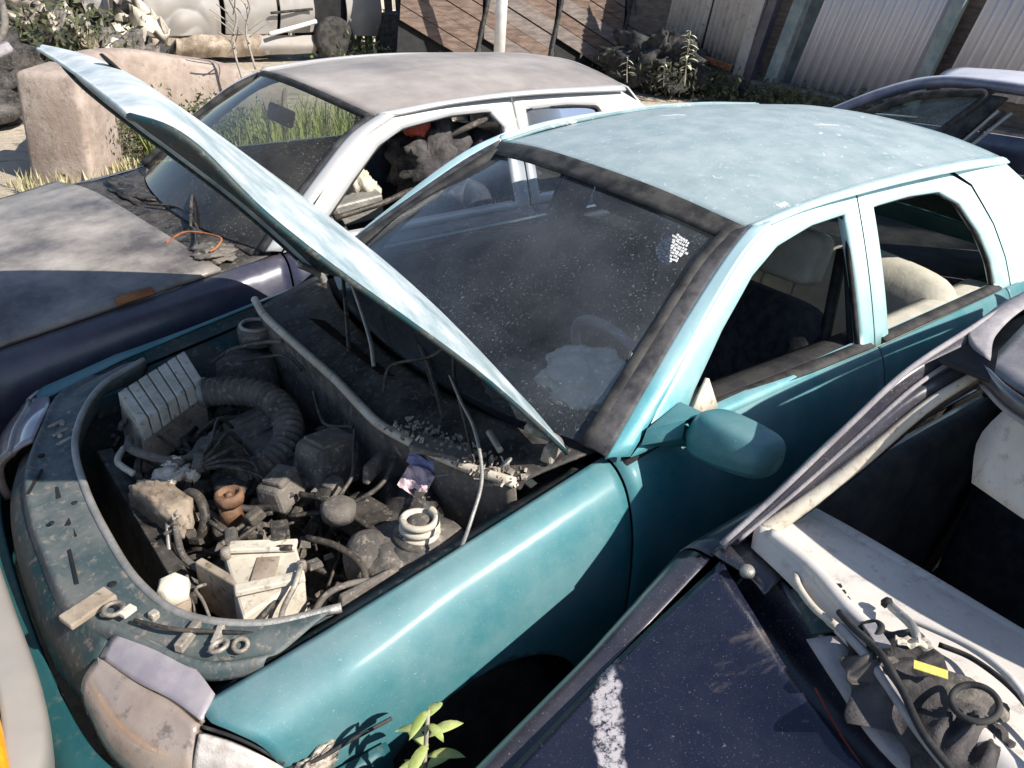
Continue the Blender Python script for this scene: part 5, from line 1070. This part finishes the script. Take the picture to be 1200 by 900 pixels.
def clump(name, pts, mat, size, label, cat, n=10, spread=.12):
    V, F = [], []
    for (x, y, z) in pts:
        for k in range(n):
            c = Vector((x, y, z))+Vector((random.gauss(0, spread), random.gauss(0, spread), random.gauss(0, spread*.7)))
            a = Vector((random.gauss(0, 1), random.gauss(0, 1), random.gauss(0, .6))).normalized(); b = a.orthogonal().normalized(); b = Matrix.Rotation(random.uniform(0, 6.28), 3, a) @ b
            l = size*random.uniform(.5, 1.3); i = len(V); V += [c-b*l, c+a.cross(b)*l*.35, c+b*l, c-a.cross(b)*l*.35]; F.append((i, i+1, i+2, i+3))
    o = link(name, V, F, mat, smooth=False); return tag(o, label, cat, kind='stuff')
LEAFM = rough_mat('mixed_scrub_leaf', (.035, .045, .022), (.10, .11, .05), 4, .85, lo=.35, hi=.65)
GRASS = rough_mat('yellow_green_grass', (.16, .20, .05), (.28, .30, .10), 3, .9, lo=.35, hi=.65)
weeds('dry_grass', scatter(-2.0, -.9, -5.75, -5.1, 60), DRY, .05, .22, 'straw-dry grass in front of the concrete tank wall', 'grass', w_=.008)
tag(blob('brush_mound', (-.35, -8.6, .25), (2.6, 1.8, 1.5), (0, 0, 0), PLASTIC, None, .5, 6, 30, seed=51), 'dark earth mound beside the scrap heap at the far left', 'mound')
weeds('green_grass', scatter(-4.6, -2.0, -6.8, -4.6, 320), GRASS, .12, .45, 'green and yellow grass beyond the raised bonnet', 'grass', w_=.007)
clump('tank_weeds', [(random.uniform(-3.0, -1.8), random.uniform(-6.4, -5.5), random.uniform(0, .55)**1.2) for _ in range(230)], LEAFM, .028, 'dark weeds growing in front of the curved tank wall', 'weeds', 14, .09)
clump('fence_weeds', [(random.uniform(-10.9, -10.3), random.uniform(-6.6, -3.2), random.uniform(0, .3)) for _ in range(170)], LEAFM, .05, 'dark weeds along the foot of the sheet fence', 'weeds', 14, .12)
clump('far_grass', [(random.uniform(-12, -6.5), random.uniform(-14.5, -10.5), random.uniform(0, .12)) for _ in range(330)], GRASS, .05, 'grass on the bank by the white post', 'grass', 12, .2)

# leafy plants
def leafy(name, label, base, top, n, size, mat, group=None):
    t = thing(name, label, 'plant', base, 0, group); b, tp = Vector((0, 0, 0)), Vector(top)-Vector(base)
    tube('stem', [b, b.lerp(tp, .5)+Vector((.01, 0, 0)), tp], size*.05, BARK, t, sides=5)
    for k in range(n):
        q = .3+.7*k/(n-1) if n > 1 else 1; a = k*2.4+random.uniform(-.3, .3); p = b.lerp(tp, q)
        d = Vector((math.cos(a), math.sin(a), random.uniform(-.25, .5))).normalized(); l = size*random.uniform(.7, 1.15)*(1.1-.35*q); s_ = d.cross(Vector((0, 0, 1))).normalized(); V = []
        for i in range(7):
            u_ = i/6; wd = l*.15*math.sin(math.pi*min(1, u_*.96+.04))**.8; c = p+d*l*u_+Vector((0, 0, -l*.35*u_*u_))
            V += [c+s_*wd+Vector((0, 0, wd*.35)), c, c-s_*wd+Vector((0, 0, wd*.35))]
        link('leaf', V, gridfaces(7, 3), mat, t, solid=.0006)
    return t
random.seed(21)
leafy('leafy_plant', 'pale green leafy plant growing up between the teal and black cars', (-.50, .97, .30), (-.505, .955, .79), 22, .085, LEAF)
for k, (x, y, z0, z1) in enumerate(((-9.6, -6.45, .25, .98), (-9.2, -7.2, .2, .55), (-9.5, -6.75, .2, .60))):
    leafy('tall_weed' if k == 0 else 'small_weed', ('tall white-green weed stalk in front of the leaning plank panels', 'small bright weed above the brown car roof', 'short weed stalk between the bright ones')[k], (x, y, z0), (x+.05, y, z1), (22, 8, 5)[k], (.17, .14, .12)[k], rough_mat('sun_bleached_leaf'+'_pale'*k, (.42, .46, .30), (.58, .60, .44), 9, .8))

# leaning plank panels
pf = thing('plank_fence', 'leaning brown plank panels of the old fence', 'fence', (0, 0, 0))
O = Vector((-6.9, -9.9, -.35)); U = (Vector((-11.6, -8.6, -.35))-O); LN = U.length; U.normalize(); W = Vector((-.25, -.32, 1)).normalized(); N_ = U.cross(W).normalized()
random.seed(5)
bays = [(0.0, 1.35), (1.40, 2.65), (2.70, 3.95), (4.0, 4.9)]
for (a0, a1) in bays:
    for k in range(13):
        h = 3.0-k*.235; ww = .225; drop = .52
        c0 = O+U*a0+W*(h+1.0-a0*drop); c1 = O+U*a1+W*(h+1.0-a1*drop); pr = N_*(random.uniform(0, .02)+.014*(k % 2))+W*random.uniform(-.012, .012)
        if (c0.z+c1.z)/2 < .05 or (c0.z+c1.z)/2 > 2.6: continue
        V = []
        for c in (c0, c1):
            for dw, dn_ in ((0, 0), (ww, 0), (ww, .022), (0, .022)): V.append(c+W*dw+N_*dn_+pr)
        link('plank', V, [(0, 1, 2, 3), (7, 6, 5, 4), (0, 4, 5, 1), (1, 5, 6, 2), (2, 6, 7, 3), (3, 7, 4, 0)], random.choice((WOOD, WOOD2, WOOD)), pf, smooth=False)
V = [O+W*-.2-N_*.05, O+U*4.95+W*-.2-N_*.05, O+U*4.95+W*3.4-N_*.05, O+W*3.4-N_*.05]
link('gap_shade_sheet', V, [(0, 1, 2, 3)], HOLE, pf, smooth=False, solid=.01)  # added near-black sheet that paints shade into the gaps between planks
for a in (1.375, 2.675, 3.975):
    tube('batten', [O+U*(a-.15)+W*.3+N_*.07, O+U*(a+.35)+W*3.2+N_*.07], .035, RUBBER, pf, sides=6)
for q_ in ((3.3, 2.25, 4.9, 1.75), (3.0, 2.5, 4.9, 2.1)):
    tube('loose_rail', [O+U*q_[0]+W*q_[1]+N_*.1, O+U*q_[2]+W*q_[3]+N_*.1], .02, WOOD2, pf, sides=6)
# far darker slats behind the post
df = thing('slat_fence', 'dark upright slat fence behind the white post', 'fence', (0, 0, 0))
for k in range(16):
    x = -7.2-k*.16; y = -13.0+k*.12
    box('slat', (.14, .03, 1.9+.1*random.random()), (x, y, .85), (0, 4, -35), WOOD, df, 0)
# posts
pst = tube('white_post', [(-8.08, -8.85, -.1), (-8.08, -8.85, 2.6)], .085, POSTW, None, sides=20, interp=False); tag(pst, 'white painted round post standing behind the brown roof', 'post')
# corrugated sheets
def sheet(name, label, y0, y1, x0, z0, z1, n, mat, lean, amp=.018, x1=None):
    t = thing(name, label, 'metal sheet', (x0, y0, z0)); x1 = x1 or x0; w_ = y1-y0; m_ = n*8; npn = max(1, n//4); per = m_//npn
    for s_ in range(npn):
        V = []
        for i in range(s_*per, (s_+1)*per+1):
            q = i/m_; ph = math.cos(q*n*2*math.pi); o_ = amp*(max(-.3, ph)) + .006*s_
            V += [(o_+(x1-x0)*q, w_*q, 0), (o_+(x1-x0)*q-.02, w_*q+lean*(z1-z0)*.5, (z1-z0)*.5), (o_+(x1-x0)*q, w_*q+lean*(z1-z0), z1-z0)]
        link('sheet_panel', V, gridfaces(per+1, 3), mat, t, solid=.002)
    return t
sheet('corrugated_sheet', 'wide lilac-grey corrugated sheet between the two posts', -5.65, -3.85, -11.0, .34, 2.5, 12, TIN, .22, .045)
sheet('corrugated_sheet', 'corrugated sheet at the top right beyond the green-grey post', -3.45, -1.6, -10.95, .62, 2.6, 12, TIN, .22, .045)
sheet('corrugated_sheet', 'finely ribbed beige sheet left of the dark gap', -7.35, -6.55, -10.95, .45, 2.5, 8, TINB, .10, .024)
sheet('corrugated_sheet', 'finely ribbed beige sheet hung lowest beside the weeds', -8.2, -7.38, -10.95, .55, 2.5, 8, TINB, .12, .024)
gp = box('green_post', (.10, .16, 2.6), (-10.9, -3.62, 1.1), (-11, 0, 0), POSTG, None, .01); tag(gp, 'green-grey timber post between the two corrugated sheets', 'post')
gp = box('green_post', (.10, .20, 2.6), (-10.9, -5.78, 1.1), (-12, 0, 0), POSTG, None, .01); tag(gp, 'weathered green board leaning left of the wide corrugated sheet', 'board')
gp = box('dark_post', (.14, .14, 2.0), (-10.8, -6.18, .8), (-11, 0, 0), NAVY, None, .01); tag(gp, 'dark post in the gap of the sheet fence', 'post')
gp = box('grey_board', (.06, .20, 2.6), (-10.9, -6.42, 1.2), (-8, 0, 0), TINB, None, .01); tag(gp, 'narrow pale board beside the dark post', 'board')
gp = box('broken_board', (.04, .9, .09), (-10.7, -7.0, .50), (-6, 0, 0), RUST, None, .004); tag(gp, 'broken brown rail hanging under the beige sheets', 'board')
gp = box('kerb_wall', (.5, 6.5, .34), (-11.0, -4.6, .16), (0, 0, 0), PLASTIC2, None, .03, warp=.03); tag(gp, 'low dark footing under the corrugated sheets', 'wall')
bw = thing('board_wall', 'shadowed old board wall standing behind the gaps of the sheet fence', 'wall', (-11.25, -1.0, 0))
for k in range(30):
    box('board', (.03, .275, 2.7), (random.uniform(-.01, .01), -.2-k*.28, 1.2), (-10, 0, 0), (WOOD2, POSTG, TINB)[(k*7) % 3 if 14 < k < 22 else 0], bw, 0)
tag(blob('scrap_heap', (-10.2, -7.6, .35), (1.0, 1.7, .8), (0, 0, 0), RUBBER, None, .7, 6, 30, seed=4), 'dark heap of brush and rags at the end of the plank panels', 'heap')
clump('brush', [(random.uniform(-10.6, -9.6), random.uniform(-8.4, -6.6), random.uniform(.05, .5)) for _ in range(80)], LEAFD, .05, 'dark twiggy brush on the heap by the fence', 'brush', 16, .14)
# brick pier and metal crate far behind
bp_ = thing('brick_wall', 'small pale block wall beside the wheel of the wrecked car', 'wall', (-8.2, -13.6, 0))
for i in range(5):
    for j in range(4):
        box('block', (.38, .15, .185), (j*.40-.4+(i % 2)*.2-.4, .0+random.uniform(-.01, .01), .1+i*.195), (0, 0, 0), CREAM, bp_, .008)
mc = thing('metal_crate', 'dark mesh crate standing behind the brown roof', 'crate', (-8.15, -11.6, 0), R(35))
box('crate_body', (1.0, .7, .62), (0, 0, .40), (0, 0, 0), RUBBER, mc, .01); 
for k in range(9): box('crate_bar', (.02, .02, .66), (-.48+k*.12, .365, .40), (0, 0, 0), PLASTIC2, mc, 0)
box('crate_edge', (1.04, .05, .05), (0, .37, .73), (0, 0, 0), PLASTIC2, mc, .004)
tag(blob('rag_pile', (-8.35, -11.0, .55), (.6, .5, .55), (0, 0, 0), PLASTIC2, None, .5, 5, seed=14), 'grey rags piled on the right end of the mesh crate', 'rags')

# wrecked silver car with crushed doors and a standing wheel
wr = thing('wrecked_car', 'crushed silver car lying behind the concrete tank, one wheel showing', 'car', (0, -11.6, 0))
def dent(amp, sc, seed):
    def fn(v):
        q = Vector((v.x*sc, v.z*sc*.8, seed)); a = 0; w_ = 1
        for o_ in range(2):
            a += w_*(abs(noise.noise(q))*2-.5); q = q*1.9+Vector((3, 1, 0)); w_ *= .55
        return v+Vector((a*amp*.25, a*amp*.55, a*amp*.2))
    return fn
WSV = paint('dull_silver_paint', (.28, .27, .26), (.33, .29, .25), .9, .8, .6, .1, .1, .0, 1.6)
def dpanel(name, x0, x1, z0, z1, mat, amp, sc, seed, y=0, tilt=0, n=26):
    return patch(name, [[(x0, y, z1), ((x0+x1)/2, y+.04, z1), (x1, y, z1)], [(x0, y+.08+tilt/2, (z0+z1)/2), ((x0+x1)/2, y+.12+tilt/2, (z0+z1)/2), (x1, y+.08+tilt/2, (z0+z1)/2)], [(x0, y+tilt, z0), ((x0+x1)/2, y+.05+tilt, z0), (x1, y+tilt, z0)]], mat, wr, 44, 44, .01, fn=dent(amp, sc, seed), flip=True)
dpanel('rear_door', -3.75, -4.85, .38, 1.05, WSV, .15, 1.6, 1)
dpanel('front_door', -4.92, -5.75, .40, 1.1, WSV, .07, 1.5, 2)
dpanel('sill_panel', -3.8, -5.6, .08, .40, TAN, .12, 2.2, 4)
dpanel('front_fender', -5.80, -6.38, .42, 1.05, WSV, .03, 2, 3)
dpanel('nose_panel', -6.95, -7.6, .35, 1.05, WSV, .03, 2, 6)
box('door_window', (.85, .06, .34), (-5.32, .06, 1.32), (0, 0, 0), HOLE, wr, .03)
box('door_window', (.75, .06, .30), (-4.35, .06, 1.28), (0, 8, 0), HOLE, wr, .03)
dpanel('lower_sill', -5.3, -6.4, .10, .38, WSV, .04, 2, 8)
dpanel('crumpled_roof', -3.7, -6.2, 1.05, 1.9, WSV, .22, 1.2, 11, -.2, 0)
tube('rub_strip', [(-5.55, .18, .42), (-6.0, .18, .52), (-6.35, .17, .60)], .035, POSTW, wr, sides=6)
tube('rub_strip', [(-5.6, .17, .72), (-6.3, .17, .78)], .02, RUBBER, wr, sides=6)
t_ = lathe('tyre', [(.18, -.09), (.29, -.10), (.33, -.06), (.33, .06), (.29, .10), (.18, .09)], (-6.68, .10, .34), (90, 0, 0), TYRE, wr, 32)
lathe('rim', [(.19, -.08), (.16, -.03), (.05, -.05), (.05, .05), (.16, .06), (.19, .09)], (-6.68, .10, .34), (90, 0, 0), PLASTIC, t_, 24)
box('wheel_arch', (.85, .5, .95), (-6.68, -.30, .55), (0, 0, 0), HOLE, wr, .1)
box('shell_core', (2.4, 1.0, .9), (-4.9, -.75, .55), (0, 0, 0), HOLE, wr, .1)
# heap of scrap metal at top left: each sheet of it a thing
random.seed(33)
SC = ((TAN, 'rust-brown crushed panel'), (ALU, 'torn pale aluminium sheet'), (WSV, 'folded silver body panel'), (RUBBER, 'black crumpled bumper skin'), (PLASTIC2, 'grey buckled panel'), (CREAM, 'bent cream-white sheet'))
PLC = ((-2.35, -10.2, .75, 'topmost above the tank wall'), (-2.9, -10.6, .35, 'low behind the tank wall'), (-3.45, -10.9, .62, 'against the wrecked car'), (-2.55, -11.3, .95, 'high at the top edge of the heap'), (-3.55, -10.5, .30, 'at the foot of the crushed door'), (-3.2, -11.2, 1.0, 'at the heap top beside the wreck'),
       (-1.9, -10.4, .9, 'leaning over the dark left side'), (-1.45, -10.0, .6, 'at the far left of the heap'), (-2.7, -9.8, .25, 'lowest, on the ground before the heap'), (-3.05, -9.9, .48, 'in the middle of the heap'))
for k, (x, y, z, wh) in enumerate(PLC):
    m_, lb = SC[(k*5+1) % 6]
    n = 14; T = frame((x, y, z), (random.uniform(-70, 70), random.uniform(-50, 50), random.uniform(0, 180))); V = []; sz = random.uniform(.5, .9)
    for i in range(n):
        for j in range(n):
            a, b = i/(n-1)-.5, j/(n-1)-.5; p = Vector((a*sz, b*sz*.7, .32*noise.noise(Vector((a*4+k, b*4, k)))+.12*noise.noise(Vector((a*11, b*11, k))))); V.append(T @ p)
    tag(link('scrap_sheet', V, gridfaces(n, n), m_, solid=.008), lb+' '+wh, 'scrap metal', 'scrap sheets in the heap')
tag(blob('scrap_mound', (-2.2, -11.8, .3), (3.2, 1.6, 1.9), (0, 0, 0), RUBBER, None, .6, 6, 34, seed=40), 'dark mound of mixed scrap under the loose sheets', 'scrap heap')
clump('heap_brush', [(random.uniform(-3.0, -.2), random.uniform(-11.0, -9.2), random.uniform(-.1, .9)) for _ in range(260)], LEAFM, .05, 'dark brush growing through the scrap heap', 'brush', 12, .16)
# dry branches
tag(tube('hanging_hose', [(-1.22, -6.3, 1.95), (-1.16, -6.1, 1.45), (-1.13, -5.95, 1.15), (-1.0, -5.9, .98), (-.85, -5.9, .86), (-.62, -5.9, .74)], .028, PLASTIC2, None), 'grey hose hanging over the end of the tank wall at the left', 'hose')
tag(tube('split_board', [(-1.10, -5.75, 1.02), (-.55, -5.6, .78)], .045, LILAC, None, sides=6), 'grey split board propped on the end of the tank wall', 'board')
for k, (x, y, z) in enumerate(((-3.2, -6.6, .55), (-3.5, -7.0, .6))):
    b_ = thing('dry_branch', ('bare forked dry branch standing up before the crushed door', 'thin dry twig leaning by the brown roof corner')[k], 'branch', (x, y, z))
    tube('stem', [(0, 0, 0), (.05, -.05, .35), (.0, -.02, .60), (.12, .0, .85)], .012, BARK, b_, sides=5)
    for q in range(9):
        a = random.uniform(0, 6.28); zz = .25+.06*q; tube('twig', [(.03, -.03, zz), (.03+.12*math.cos(a), .12*math.sin(a), zz+.1), (.03+.22*math.cos(a), .2*math.sin(a), zz+.16)], .006, BARK, b_, sides=4)
